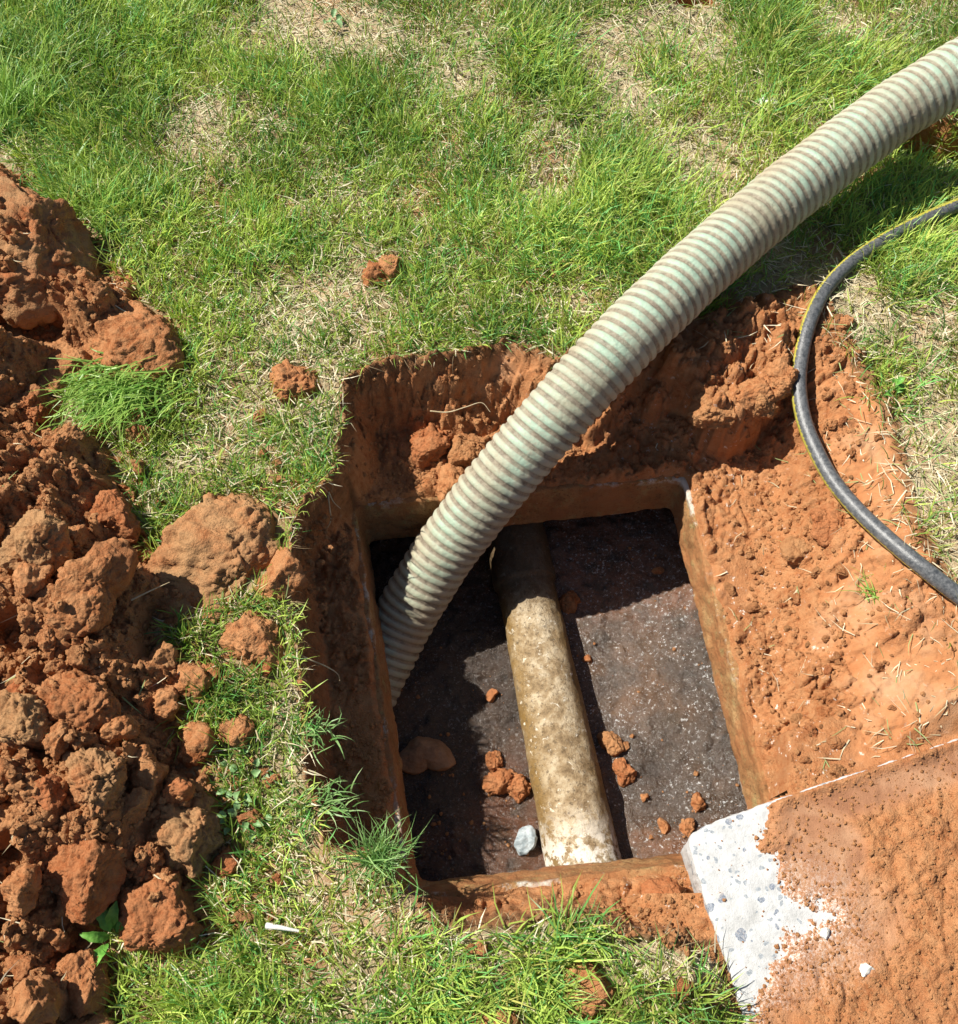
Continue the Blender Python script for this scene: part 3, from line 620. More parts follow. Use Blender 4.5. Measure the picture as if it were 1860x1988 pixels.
# ------------------------------------------------------------------ clods
def ico(sub):
    bm = bmesh.new(); bmesh.ops.create_icosphere(bm, subdivisions=sub, radius=1.0)
    v = np.array([p.co[:] for p in bm.verts]); f = np.array([[q.index for q in p.verts] for p in bm.faces]); bm.free(); return v, f
ICO = {k: ico(k) for k in (3, 4, 5, 6)}
def clod_mesh(name, radial, hz_, seed, sub=5, mat=None, crumb=1.0, flat=0.0):
    d, f = ICO[sub]; rng = np.random.RandomState(seed)
    ang = np.arctan2(d[:, 1], d[:, 0]); q_ = np.sqrt(np.clip(1-d[:, 2]**2, 0, 1))
    Pn = np.stack([np.cos(ang)*q_**0.75, np.sin(ang)*q_**0.75, np.sign(d[:, 2])*np.abs(d[:, 2])**(0.85-flat*0.3)], 1)
    for k in range(9):
        nn = rng.normal(size=3); nn[2] = abs(nn[2])*(1.1 if k < 5 else 0.5); nn /= np.linalg.norm(nn); c = rng.uniform(0.55, 0.9)
        ov = np.clip(Pn@nn-c, 0, None); Pn -= ov[:, None]*nn*0.97
    rad = radial(ang); R0 = float(np.mean(rad))
    P_ = Pn*np.stack([rad, rad, np.full(len(d), hz_)], 1)
    nd = d*np.array([1, 1, 1.0]); off = rng.uniform(0, 50, 3)
    P_ = P_+nd*(fbm(P_*(1.6/R0)+off, 3, seed)*0.16*min(R0, hz_*1.5))[:, None]
    f1, f2, c = worley(P_*(1/max(0.011, R0*0.28))+off, seed, 3)
    P_ = P_+nd*(c*sst(0, 0.3, f2-f1)*0.06*R0)[:, None]*crumb
    def plate(P_, size, ampl, sd_, wob):
        wv = P_+np.stack([fbm(P_*(0.9/size)+off+q, 2, sd_+q) for q in (0, 9, 18)], 1)*size*wob
        f1, f2, c = worley(wv*(1/size)+off, sd_, 3); return (c**1.5*sst(0, 0.13, f2-f1)*ampl+np.clip(1-f1*1.3, 0, 1)*ampl*0.35)[:, None]
    if R0 > 0.012:
        P_ = P_+nd*plate(P_, 0.0062, 0.0019, seed+7, 0.7)*crumb
        P_ = P_+nd*(fbm(P_*150+off, 3, seed+3)*0.0042)[:, None]*crumb
    if R0 > 0.022:
        P_ = P_+nd*plate(P_, 0.013, 0.0024, seed+11, 1.0)*crumb
        P_ = P_+nd*(fbm(P_*45+off, 4, seed+31)*0.010)[:, None]*crumb
    if R0 > 0.04:
        P_ = P_+nd*plate(P_, 0.034, 0.006, seed+15, 1.0)*crumb
    return mesh(name, P_, [f], mat or M_CLOD, True)
def radial_poly(pw):
    c = pw.mean(0); r = pw-c; a = np.arctan2(r[:, 1], r[:, 0]); m_ = np.hypot(*r.T); o = np.argsort(a); a = a[o]; m_ = m_[o]
    a3 = np.concatenate([a-2*math.pi, a, a+2*math.pi]); m3 = np.tile(m_, 3)
    return c, (lambda t: np.interp(t, a3, m3))
BIG = []          # (centre, radius) for keeping grass away
# each: outline, half height, sink, material, label, base ('g' ground/heap, 'f' tank floor, 'l' lid)
big = [
 ([(-70, 420), (-20, 318), (10, 312), (45, 345), (90, 395), (150, 440), (163, 480), (138, 512), (90, 545), (40, 572), (-30, 560), (-90, 520)], 0.090, 0.010, 'sod', 'big rounded sod of tan earth at the left edge above the dark hollow'),
 ([(140, 515), (210, 510), (262, 560), (302, 610), (312, 642), (280, 668), (200, 695), (130, 650), (92, 595), (115, 560)], 0.055, 0.012, 'clod', 'large smooth orange clod just below the rounded sod, pointing at the grass'),
 ([(80, 690), (130, 655), (190, 690), (180, 722), (130, 745), (92, 765)], 0.035, 0.005, 'clod', 'clod wedged between the large orange clod and the long tuft'),
 ([(0, 705), (30, 692), (62, 712), (68, 745), (35, 765), (-5, 755)], 0.035, 0.0, 'sod', 'brownish knobbly clod at the left edge beside the long tuft'),
 ([(275, 1050), (340, 1012), (400, 985), (470, 945), (500, 933), (525, 958), (540, 1002), (532, 1048), (508, 1088), (478, 1105), (440, 1160), (400, 1195), (330, 1168), (268, 1130)], 0.062, 0.012, 'sod', 'biggest tan clod block lying on the grass beside the pit'),
 ([(415, 1235), (440, 1202), (480, 1188), (520, 1200), (548, 1240), (545, 1275), (510, 1290), (460, 1284), (425, 1262)], 0.040, 0.006, 'clod', 'round flat topped clod on grass at the pit edge'),
 ([(520, 724), (545, 711), (575, 719), (607, 710), (624, 745), (602, 776), (570, 790), (548, 768), (530, 748)], 0.026, 0.004, 'clod', 'heart shaped clod alone on the lawn above the pit corner'),
 ([(708, 525), (722, 510), (738, 512), (746, 540), (736, 562), (712, 562)], 0.024, 0.004, 'clod', 'left one of two touching small clods in the middle of the lawn'),
 ([(742, 510), (765, 494), (784, 512), (778, 535), (755, 542)], 0.024, 0.002, 'clod', 'right one of two touching small clods in the middle of the lawn'),
 ([(545, 1068), (570, 1090), (584, 1120), (562, 1142), (530, 1160), (505, 1150), (520, 1108)], 0.032, 0.004, 'clod', 'reddish clod hanging at the pit edge right of the biggest tan block'),
 ([(240, 822), (270, 806), (287, 830), (280, 860), (255, 852)], 0.022, 0.003, 'sod', 'small pale clod in grass below the long tuft'),
 ([(118, 1612), (165, 1592), (205, 1602), (232, 1640), (228, 1725), (192, 1772), (145, 1788), (118, 1720)], 0.040, -0.015, 'clod', 'large flat faced clod lit full on in the lower heap'),
 ([(285, 1545), (330, 1520), (372, 1545), (410, 1545), (418, 1600), (392, 1655), (365, 1705), (320, 1690), (292, 1620)], 0.055, -0.005, 'sod', 'tall shaggy clod with root hairs at the right of the lower heap'),
 ([(236, 1735), (290, 1730), (370, 1760), (392, 1812), (350, 1862), (285, 1835), (240, 1790)], 0.045, 0.0, 'clod', 'broad clod at the lower right corner of the heap above the leafy weed'),
 ([(340, 1430), (380, 1408), (417, 1430), (408, 1462), (372, 1478), (345, 1462)], 0.030, 0.005, 'clod', 'dark red clod on grass, right of the heap, with a yellow blade in front'),
 ([(428, 1400), (462, 1392), (492, 1412), (478, 1438), (462, 1462), (440, 1438)], 0.027, 0.005, 'clod', 'clod with a narrow foot, beside the dark red one'),
 ([(322, 1305), (350, 1285), (395, 1280), (405, 1310), (365, 1345), (330, 1347)], 0.035, 0.005, 'clod', 'angular clod below the biggest tan block'),
 ([(85, 1195), (110, 1130), (160, 1065), (215, 1050), (242, 1085), (200, 1140), (150, 1215), (110, 1225)], 0.055, -0.02, 'clod', 'long smooth boulder shaped clod slanting across the middle of the heap'),
 ([(150, 985), (190, 960), (235, 955), (255, 985), (245, 1030), (200, 1042), (160, 1020)], 0.045, 0.0, 'clod', 'plump red clod on the right slope of the heap beside the lawn'),
 ([(30, 1050), (75, 1020), (125, 1060), (120, 1110), (70, 1130), (30, 1100)], 0.045, -0.02, 'sod', 'lumpy clod left of the long slanting boulder clod'),
 ([(90, 1330), (150, 1300), (200, 1330), (205, 1400), (150, 1430), (95, 1400)], 0.045, -0.02, 'clod', 'broad clod in the centre of the heap below the slanting boulder clod'),
 ([(0, 1370), (50, 1340), (90, 1380), (95, 1430), (40, 1450), (0, 1430)], 0.045, -0.015, 'sod', 'tan clod at the left edge of the photo in mid heap'),
 ([(145, 1490), (190, 1470), (245, 1500), (240, 1560), (190, 1580), (150, 1550)], 0.045, -0.02, 'sod', 'crumbly tan clod above the large flat faced one'),
 ([(275, 1480), (305, 1470), (322, 1510), (310, 1560), (280, 1575), (265, 1530)], 0.035, -0.01, 'clod', 'upright narrow clod left of the dark red clod'),
 ([(115, 1850), (160, 1835), (190, 1890), (180, 1950), (140, 1960), (112, 1900)], 0.045, -0.01, 'clod', 'pointed clod near the bottom of the heap'),
 ([(25, 1930), (70, 1900), (100, 1935), (90, 1985), (40, 1990)], 0.04, -0.01, 'clod', 'dark clod in the bottom left corner'),
 ([(100, 1985), (150, 1960), (200, 1975), (215, 2020), (150, 2050), (100, 2030)], 0.04, 0.0, 'clod', 'orange clod cut off by the bottom edge of the photo, left'),
 ([(420, 1655), (440, 1640), (462, 1670), (455, 1700), (430, 1700)], 0.02, 0.003, 'clod', 'small wedge shaped clod in the grass right of the shaggy one'),
 ([(1080, 1920), (1108, 1882), (1180, 1886), (1197, 1928), (1172, 1966), (1100, 1962)], 0.028, 0.006, 'clod', 'cracked crumbly clod in the grass near the bottom edge'),
 ([(915, 1990), (955, 1964), (1010, 1975), (1025, 2005), (970, 2030)], 0.026, 0.004, 'clod', 'crumbly clod at the very bottom edge left of the cracked one'),
 ([(1625, 618), (1640, 605), (1657, 615), (1650, 630), (1630, 630)], 0.014, 0.002, 'clod', 'small clod inside the bend of the black hose'),
 ([(800, 850), (830, 812), (868, 815), (880, 850), (860, 885), (815, 890)], 0.038, 0.004, 'clod', 'knobbly clod on the pit ledge left of the corrugated hose'),
 ([(865, 875), (890, 850), (930, 860), (940, 890), (900, 912), (868, 905)], 0.028, 0.002, 'clod', 'clod on the pit ledge touching the corrugated hose'),
 ([(845, 930), (870, 905), (905, 915), (900, 950), (862, 965)], 0.022, 0.004, 'clod', 'low clod with pale chips above the tank rim'),
 ([(1355, 765), (1385, 740), (1425, 745), (1435, 785), (1400, 808), (1360, 800)], 0.034, 0.008, 'clod', 'tan capped lump at the left end of the crumbling ledge'),
 ([(1430, 760), (1465, 735), (1505, 745), (1510, 780), (1470, 800), (1438, 795)], 0.030, 0.010, 'clod', 'cracked lump in the middle of the crumbling ledge'),
 ([(1485, 720), (1510, 690), (1540, 705), (1538, 750), (1505, 762)], 0.030, 0.010, 'clod', 'red lump of the crumbling ledge against the black hose'),
 ([(1400, 825), (1425, 808), (1465, 820), (1468, 850), (1430, 862), (1402, 848)], 0.022, 0.004, 'clod', 'clod lying in the shadowed foot of the crumbling ledge'),
 ([(1580, 985), (1620, 970), (1640, 1000), (1632, 1040), (1598, 1050), (1575, 1020)], 0.014, 0.004, 'clod', 'flat cracked plate of soil left of the black hose'),
 ([(1520, 1060), (1545, 1045), (1572, 1055), (1575, 1080), (1545, 1092), (1522, 1080)], 0.014, 0.002, 'clod', 'low rounded clod on the bare soil right of the opening'),
 ([(1265, 1720), (1290, 1695), (1318, 1705), (1322, 1745), (1300, 1775), (1270, 1765)], 0.020, 0.002, 'clod', 'cracked clod below the rim beside the white lid'),
]
for k, (ol, hh, sink, kind, lab) in enumerate(big):
    pw = WP(ol, 0.0); c = pw.mean(0)
    z = 0.0
    for _ in range(3):
        z = float(surf(c[0:1], c[1:2])[0]); pw = WP(ol, z+hh*0.35); c = pw.mean(0)
    c, rf_ = radial_poly(pw); rf = (lambda t, q=rf_: q(t)*1.09); R0 = float(np.mean(rf(np.linspace(-3, 3, 60))))
    # settle on the lower surroundings
    aa = np.linspace(0, 6.28, 12); zz = surf(c[0]+0.6*R0*np.cos(aa), c[1]+0.6*R0*np.sin(aa)); zb = float(np.percentile(zz, 40))
    hh = hh*(0.72 if hh > 0.032 else 0.9)
    me = clod_mesh('soil_clod', rf, hh, 1000+k*11, 6 if R0 > 0.035 else 5, M_SOD if kind == 'sod' else M_CLOD, 1.0 if kind == 'sod' else 0.75)
    o = link('soil_clod', me, None, (c[0], c[1], zb+hh*(0.25 if sdf(HEAP, c[0:1], c[1:2])[0] > 0.03 else 0.5)-sink)); tag(o, lab, 'clod')
    BIG.append((c[0], c[1], R0*0.9))
# clods that fell on the tank floor
fl = [(1110, 1165, 0.021, 'clod touching the right side of the pipe at the edge of the hose shadow'), (1277, 1107, 0.010, 'single small clod high on the lit tank floor'), (1141, 1279, 0.009, 'tiny clod on the floor in the pipe shadow'),
      (1187, 1440, 0.020, 'upright clod right of the pipe, upper of two'), (1212, 1500, 0.020, 'broad clod right of the pipe, lower of two'), (1214, 1448, 0.009, 'tiny clod right beside the upright one on the tank floor'),
      (955, 1349, 0.012, 'small round clod on the dark floor left of the pipe'), (960, 1475, 0.018, 'top clod of three left of the pipe'), (968, 1515, 0.022, 'left clod of three left of the pipe'), (1003, 1520, 0.024, 'smooth faced clod of three touching the pipe'),
      (1289, 1605, 0.012, 'round clod near the far corner of the lit floor by the lid'), (1357, 1560, 0.014, 'largest clod at the lower end of the lit tank floor'), (1335, 1608, 0.014, 'clod touching the lid corner on the tank floor'), (1250, 1548, 0.008, 'small crumb clod low on the lit floor')]
for k, (a, b, r, lab) in enumerate(fl):
    p = W(a, b, ZF+r*0.5); zf = floorz(p[0], p[1])
    me = clod_mesh('soil_clod', lambda t, r=r, k=k: r*(1+0.18*np.sin(2*t+k)+0.1*np.sin(3*t+2*k)), r*0.75, 3000+k*5, 5)
    tag(link('soil_clod', me, None, (p[0], p[1], zf+r*0.3)), lab, 'clod')
# generic small clods, copies of a dozen shapes
rng = np.random.RandomState(7)
protos = []
for k in range(12):
    e = rng.uniform(0.75, 1.0); ph = rng.uniform(0, 6.28)
    protos.append(clod_mesh('soil_clod', lambda t, e=e, ph=ph: 0.02*(1+0.2*np.sin(2*t+ph)+0.12*np.sin(3*t+ph*2))*e, 0.02*rng.uniform(0.6, 0.9), 5000+k*13, 5))
cnt = {}
def small(p, r, lab, group):
    o = link('soil_clod', protos[rng.randint(12)], None, p); s = r/0.02; o.scale = (s*rng.uniform(0.85, 1.2), s*rng.uniform(0.85, 1.2), s*rng.uniform(0.8, 1.1)); o.rotation_euler = (rng.uniform(-.4, .4), rng.uniform(-.4, .4), rng.uniform(0, 6.28))
    tag(o, lab, 'clod', group)
n = 0
while n < 110:
    a, b = rng.uniform(-30, 450), rng.uniform(300, 2040); p = W(a, b, 0.08)
    if sdf(HEAP, p[0:1], p[1:2])[0] < 0.004 or (a < 115 and 545 < b < 700): continue
    if any((p[0]-c[0])**2+(p[1]-c[1])**2 < (c[2]*0.85)**2 for c in BIG): continue
    r = 0.007+0.024*rng.rand()**2.2; z = float(surf(p[0:1], p[1:2])[0])
    zn = 'top' if b < 900 else 'upper middle' if b < 1250 else 'lower middle' if b < 1600 else 'bottom'; small((p[0], p[1], z+r*0.1), r, 'small loose clod in the %s stretch of the red soil heap' % zn, 'small clods in the %s of the soil heap' % zn); n += 1
n = 0
while n < 30:       # clods spilled on the lawn next to the heap and the pit
    a, b = [(rng.uniform(380, 620), rng.uniform(1200, 1800)), (rng.uniform(200, 330), rng.uniform(780, 1100)), (rng.uniform(440, 700), rng.uniform(700, 960)), (rng.uniform(850, 1350), rng.uniform(1830, 1960))][rng.choice(4, p=[.5, .2, .15, .15])]
    p = W(a, b, 0.0)
    if sdf(HEAP, p[0:1], p[1:2])[0] > -0.005 or sdf(EXC, p[0:1], p[1:2])[0] > -0.01: continue
    r = 0.006+0.012*rng.rand()**1.5; z = float(surf(p[0:1], p[1:2])[0])
    small((p[0], p[1], z+r*0.5+0.006), r, 'little clod spilled on the grass between heap and pit', 'little clods spilled on the grass'); BIG.append((p[0], p[1], r*0.8)); n += 1
n = 0
while n < 90:
    a, b = rng.uniform(1330, 1800), rng.uniform(720, 1520); p = W(a, b, -0.06)
    if sdf(EXC, p[0:1], p[1:2])[0] < 0.01 or sdf(OT, p[0:1], p[1:2])[0] > -0.03 or sdf(LID, p[0:1], p[1:2])[0] > -0.01: continue
    if a > 1640 and rng.rand() < 0.75: continue
    r = 0.003+0.009*rng.rand()**2.2; z = float(surf(p[0:1], p[1:2])[0])
    zn = 'behind' if b < 930 else 'beside' if b < 1250 else 'beyond the lid,'; zt = {'behind': 'small clod on the bare soil above the hatch corner', 'beside': 'small clod on the bare soil right of the hatch', 'beyond the lid,': 'small clod on the bare soil between hatch, black hose and lid'}[zn]; small((p[0], p[1], z+r*0.3), r, zt, zt.replace('small clod', 'small clods')); n += 1

# ------------------------------------------------------------------ crumbs (uncountable)
def scatter_crumbs(name, spots, label, mat):
    d, f = ICO[3] if False else ico(2); nv = len(d); vs = []; fs = []
    rr = np.random.RandomState(len(spots))
    for k, (px0, py0, pz0, r) in enumerate(spots):
        q_ = d*np.array([1, rr.uniform(.7, 1.2), rr.uniform(.6, 1)])*r*(1+0.3*rr.normal(size=(nv, 1))*0.6); a = rr.uniform(0, 6.28); ca, sa = math.cos(a), math.sin(a)
        vs.append(np.stack([q_[:, 0]*ca-q_[:, 1]*sa+px0, q_[:, 0]*sa+q_[:, 1]*ca+py0, q_[:, 2]+pz0], 1)); fs.append(f+k*nv)
    return tag(link(name, mesh(name, np.concatenate(vs), [np.concatenate(fs)], mat, False)), label, 'crumbs', kind='stuff')
sp = []
rr = np.random.RandomState(3)
A_ = np.stack([rr.uniform(570, 1900, 60000), rr.uniform(600, 1900, 60000)], 1); Wp = np.array([W(a, b, -0.08)[:2] for a, b in A_])
dE = sdf(EXC, Wp[:, 0], Wp[:, 1]); dO = sdf(OT, Wp[:, 0], Wp[:, 1]); dL = sdf(LID, Wp[:, 0], Wp[:, 1]); sf = surf(Wp[:, 0], Wp[:, 1]); den = np.clip(0.45+fbm(P3(Wp[:, 0], Wp[:, 1], 12), 3, 700)*1.6, 0.03, 1)
ok = (dE > 0.0) & (dO < -0.006) & (dL < 0) & (rr.rand(len(Wp)) < den*np.where(A_[:, 0] > 1640, 0.25, 1)*0.55)
for p, z in zip(Wp[ok], sf[ok]):
    r = 0.0009+0.0042*rr.rand()**3.5; sp.append((p[0], p[1], z+r*0.3, r))
# at the heap and around it
A_ = np.stack([rr.uniform(-40, 480, 17000), rr.uniform(300, 2040, 17000)], 1); Wp = np.array([W(a, b, 0.04)[:2] for a, b in A_]); dH = sdf(HEAP, Wp[:, 0], Wp[:, 1]); sf = surf(Wp[:, 0], Wp[:, 1])
for p, z, d_ in zip(Wp, sf, dH):
    if d_ > -0.025 and rr.rand() < (0.75 if d_ > 0 else 0.35):
        r = 0.001+0.0055*rr.rand()**2.6; sp.append((p[0], p[1], z+r*0.4, r))
# on lid soil and tank floor
for _ in range(2600):
    a, b = rr.uniform(1380, 1860), rr.uniform(1460, 1990); p = W(a, b, LID_Z)
    if sdf(LID, p[0:1], p[1:2])[0] < 0.005: continue
    dcl_ = -sdf(CLEAN, p[0:1], p[1:2])[0]
    if dcl_ < 0 and rr.rand() > 0.05: continue
    r = 0.0007+0.0022*rr.rand()**2.5; sp.append((p[0], p[1], max(float(interp(LH, p[0], p[1], lx, ly)[0]), LID_Z)+r*0.4, r))
for _ in range(500):
    a, b = rr.uniform(760, 1460), rr.uniform(1060, 1700); p = W(a, b, ZF)
    if rr.rand() > (0.9 if b > 1500 else 0.3): continue
    r = 0.0008+0.0035*rr.rand()**3; sp.append((p[0], p[1], floorz(p[0], p[1])+r*0.4, r))
scatter_crumbs('soil_crumbs', sp, 'fine red crumbs strewn over heap, pit and lid', M_CLOD)

# ------------------------------------------------------------------ blades
def blades(name, root, L_, az, e0, droop, wid_, col0, col1, mat, seg=3, parent=None):
    """vectorised ribbons; root Nx3"""
    n = len(root); rng_ = np.random.RandomState(n)
    vs = []; cs = []; p = root.copy(); e = e0.copy(); wa = az+math.pi/2+rng_.uniform(-0.9, 0.9, n); tw = rng_.uniform(-0.5, 0.5, n); a = az.copy(); curl = rng_.normal(0, 0.28, n)
    for k in range(seg+1):
        wk = wid_*(1.0, 0.95, 0.7, 0.42, 0.2)[k] if k < seg else 0
        cc = col0*(1-k/seg)+col1*(k/seg)
        if k < seg:
            o = np.stack([np.cos(wa)*wk/2, np.sin(wa)*wk/2, tw*wk/2], 1); vs += [p-o, p+o]; cs += [cc, cc]
            d = np.stack([np.cos(a)*np.cos(e), np.sin(a)*np.cos(e), np.sin(e)], 1); p = p+d*(L_/seg)[:, None]; e = e-droop; a = a+curl
        else: vs.append(p); cs.append(cc)
    V = np.stack(vs, 1).reshape(-1, 3); Cc = np.clip(np.stack(cs, 1).reshape(-1, 3), 0.002, 0.95); m_ = 2*seg+1; b = np.arange(n)[:, None]*m_
    qd = [np.stack([b[:, 0]+2*k, b[:, 0]+2*k+1, b[:, 0]+2*k+3, b[:, 0]+2*k+2], 1) for k in range(seg-1)]
    tr = np.stack([b[:, 0]+2*seg-2, b[:, 0]+2*seg-1, b[:, 0]+2*seg], 1)
    return link(name, mesh(name, V, [np.concatenate(qd), tr], mat, False, cols=Cc), parent)

def lawn_ok(x, y, m=0.0):
    e = interp(DE, x, y); r_ = np.random.RandomState(len(x)).rand(len(x)); aa, bb = pix(x, y, 0.0)
    e = e-np.where((aa > 1560) & (bb < 1500), 0.07*r_**3, 0); hs_ = sdf(HEAP, x, y)+fbm(P3(x, y, 25, 3), 2, 105)*0.02; l = sdf(LID, x, y)
    return (e < m) & (hs_ < 0.0) & (l < -0.004)
def lushness(x, y):
    a, b = pix(x, y, 0.0); d = 0
    for (cx, cy, rx, ry, k) in ((60, 150, 160, 170, 1.0), (250, 60, 120, 60, .8), (1210, 400, 130, 110, 1.0), (1060, 130, 80, 70, .9), (530, 120, 60, 60, .6), (1430, 330, 40, 100, .3), (1480, 80, 90, 90, .8), (1280, 130, 50, 80, .8), (1460, 230, 60, 40, .8), (190, 420, 80, 60, 1.0), (1650, 110, 60, 60, .5), (680, 230, 90, 50, .6),
                                (1080, 1850, 180, 50, .9), (1020, 1960, 200, 50, .8), (450, 1940, 120, 60, .5), (1290, 1960, 60, 60, .7), (1760, 560, 60, 60, .7), (820, 20, 60, 30, .7)):
        d = np.maximum(d, k*np.exp(-0.5*(((a-cx)/rx)**2+((b-cy)/ry)**2)))
    return d
rg = np.random.RandomState(11)
# clump centres over the lawn
NC = 36000
cxs = rg.uniform(-1.5, 1.6, NC); cys = rg.uniform(-0.35, 2.45, NC)
a, b = pix(cxs, cys, 0.0)
inside = (a > -170) & (a < 2030) & (b > -190) & (b < 2150)
k = lawn_ok(cxs, cys, 0.0) & inside
cxs, cys = cxs[k], cys[k]
dr = dryness(cxs, cys); lu = lushness(cxs, cys)
nb = np.maximum(1, (rg.poisson(13, len(cxs))*(1-dr*0.93)*(1+0.35*lu)+0.3)).astype(int)
idx = np.repeat(np.arange(len(cxs)), nb); n = len(idx)
sp_ = (0.008+0.012*rg.rand(len(cxs)))[idx]
rx = cxs[idx]+rg.normal(0, 1, n)*sp_; ry = cys[idx]+rg.normal(0, 1, n)*sp_
k = lawn_ok(rx, ry, 0.002)
for (bx, by, br) in BIG: k &= (rx-bx)**2+(ry-by)**2 > (br)**2
idx, rx, ry = idx[k], rx[k], ry[k]; n = len(idx)
rz = interp(GH, rx, ry)-0.002
flow = fbm(P3(cxs, cys, 4, 6), 3, 900)*5+0.9                       # combed direction varies over the lawn
caz = flow+rg.normal(0, 0.7, len(cxs))
lean = rg.uniform(0.2, 1.0, len(cxs))*(0.5+0.5*lu)
out = np.arctan2(ry-cys[idx], rx-cxs[idx])
vx = np.cos(caz[idx])*lean[idx]+np.cos(out)*0.55+rg.normal(0, 0.35, n); vy = np.sin(caz[idx])*lean[idx]+np.sin(out)*0.55+rg.normal(0, 0.35, n)
az = np.arctan2(vy, vx)
hgt = (0.027+0.022*rg.rand(len(cxs))+0.040*lu)[idx]*rg.uniform(0.55, 1.35, n)
e0 = np.clip(rg.normal(1.05, 0.3, n)-0.15*lean[idx], 0.15, 1.5); droop = rg.uniform(0.1, 0.55, n)*(0.6+0.6*lu[idx])
wd = rg.uniform(0.0013, 0.0029, n)*(1+0.15*lu[idx])
tone = np.clip(rg.rand(len(cxs))[idx]*0.6+rg.rand(n)*0.4+fbm(P3(rx, ry, 5, 1), 3, 930)*0.9, 0, 1)[:, None]
g0 = np.array([0.115, 0.235, 0.028]); g1 = np.array([0.44, 0.565, 0.115]); g2 = np.array([0.11, 0.30, 0.075])
col = g0*(1-tone)+g1*tone; cool = (rg.rand(len(cxs))[idx] < 0.25)[:, None]; col = np.where(cool, g2*(0.7+0.7*tone), col)
yel = (rg.rand(n) < 0.10+0.15*dr[idx])[:, None]; col = np.where(yel, np.array([0.38, 0.37, 0.10])*rg.uniform(0.7, 1.1, (n, 1)), col)
col = col*rg.uniform(0.85, 1.5, (n, 1))
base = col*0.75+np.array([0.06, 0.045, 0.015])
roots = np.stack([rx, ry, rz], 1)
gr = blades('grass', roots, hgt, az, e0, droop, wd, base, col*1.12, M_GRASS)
tag(gr, 'patchy green lawn grass growing around the pit', 'grass', kind='stuff')
print('blades', n)

# dry straw litter
NS = 90000
sx_ = rg.uniform(-1.4, 1.5, NS); sy_ = rg.uniform(-0.3, 2.35, NS); a, b = pix(sx_, sy_, 0.0)
k = (a > -120) & (a < 1980) & (b > -120) & (b < 2100) & lawn_ok(sx_, sy_, 0.004)
sx_, sy_ = sx_[k], sy_[k]; d_ = dryness(sx_, sy_); k = rg.rand(len(sx_)) < 0.45+0.9*d_
sx_, sy_, d_ = sx_[k], sy_[k], d_[k]
for (bx, by, br) in BIG:
    k = (sx_-bx)**2+(sy_-by)**2 > (br)**2; sx_, sy_, d_ = sx_[k], sy_[k], d_[k]
# sprinkled over the bare soil right of the pit
NB = 1500; ba, bb = rg.uniform(1240, 1900, NB), rg.uniform(560, 1500, NB)
bw = np.array([W(p, q, -0.04)[:2] for p, q in zip(ba, bb)]); kk = (sdf(EXC, bw[:, 0], bw[:, 1]) > 0) & (sdf(OT, bw[:, 0], bw[:, 1]) < -0.02) & (sdf(LID, bw[:, 0], bw[:, 1]) < -0.01)
prob = 0.10+0.9*np.exp(-((ba-(1640+(bb-700)*0.17))/90)**2); prob = np.maximum(prob, 0.8*np.exp(-(((ba-1480)/70)**2+((bb-690)/40)**2)))
kk &= rg.rand(NB) < prob; bw = bw[kk]
hb = WP([(rg.uniform(0, 420), rg.uniform(330, 1980)) for _ in range(220)], 0.06); kh = sdf(HEAP, hb[:, 0], hb[:, 1]) > 0; hb = hb[kh]
nx_ = np.concatenate([sx_, bw[:, 0], hb[:, 0]]); ny_ = np.concatenate([sy_, bw[:, 1], hb[:, 1]]); n = len(nx_)
onlawn = np.concatenate([np.ones(len(sx_)), np.zeros(len(bw)+len(hb))]); lift = rg.rand(n)**2*0.016*onlawn+0.002
nz_ = surf(nx_, ny_)+lift
Ls = rg.uniform(0.012, 0.045, n)*np.where(rg.rand(n) < 0.05, 1.7, 1)
t = rg.rand(n)[:, None]; col = np.array([0.44, 0.36, 0.21])*(1-t)+np.array([0.80, 0.73, 0.53])*t
gs = (rg.rand(n) < 0.22)[:, None]; col = np.where(gs, np.array([0.30, 0.36, 0.14]), col)
dg = blades('dry_grass', np.stack([nx_, ny_, nz_], 1), Ls, rg.uniform(0, 6.28, n), rg.normal(0.08, 0.16, n)*np.where(onlawn > 0, 1, 0.3), rg.uniform(-0.05, 0.12, n), rg.uniform(0.0010, 0.0021, n), col, col, M_DRY, 2)
tag(dg, 'pale dry straw lying between the green blades', 'dry grass', kind='stuff')
print('straw', n)

nr_ = 5200; ra, rb_ = rg.uniform(560, 1500, nr_), rg.uniform(620, 1860, nr_); rw = np.array([W(p, q, 0)[:2] for p, q in zip(ra, rb_)])
er = interp(DE, rw[:, 0], rw[:, 1]); kk = (er > -0.006) & (er < 0.012) & (sdf(LID, rw[:, 0], rw[:, 1]) < -0.02); rw = rw[kk]; n = len(rw)
eps = 0.004; gxx = interp(DE, rw[:, 0]+eps, rw[:, 1])-interp(DE, rw[:, 0]-eps, rw[:, 1]); gyy = interp(DE, rw[:, 0], rw[:, 1]+eps)-interp(DE, rw[:, 0], rw[:, 1]-eps)
cR = np.array([0.34, 0.24, 0.13])*rg.uniform(0.5, 1.6, (n, 1))
rt_ = blades('turf_roots', np.stack([rw[:, 0], rw[:, 1], surf(rw[:, 0], rw[:, 1])+0.001], 1), rg.uniform(0.012, 0.05, n), np.arctan2(gyy, gxx)+rg.normal(0, 0.6, n), rg.normal(0.1, 0.4, n), rg.uniform(0.3, 0.9, n), rg.uniform(0.0006, 0.0013, n), cR, cR, M_DRY, 4)
tag(rt_, 'fine brown roots hanging out of the cut turf edge', 'roots', kind='stuff')

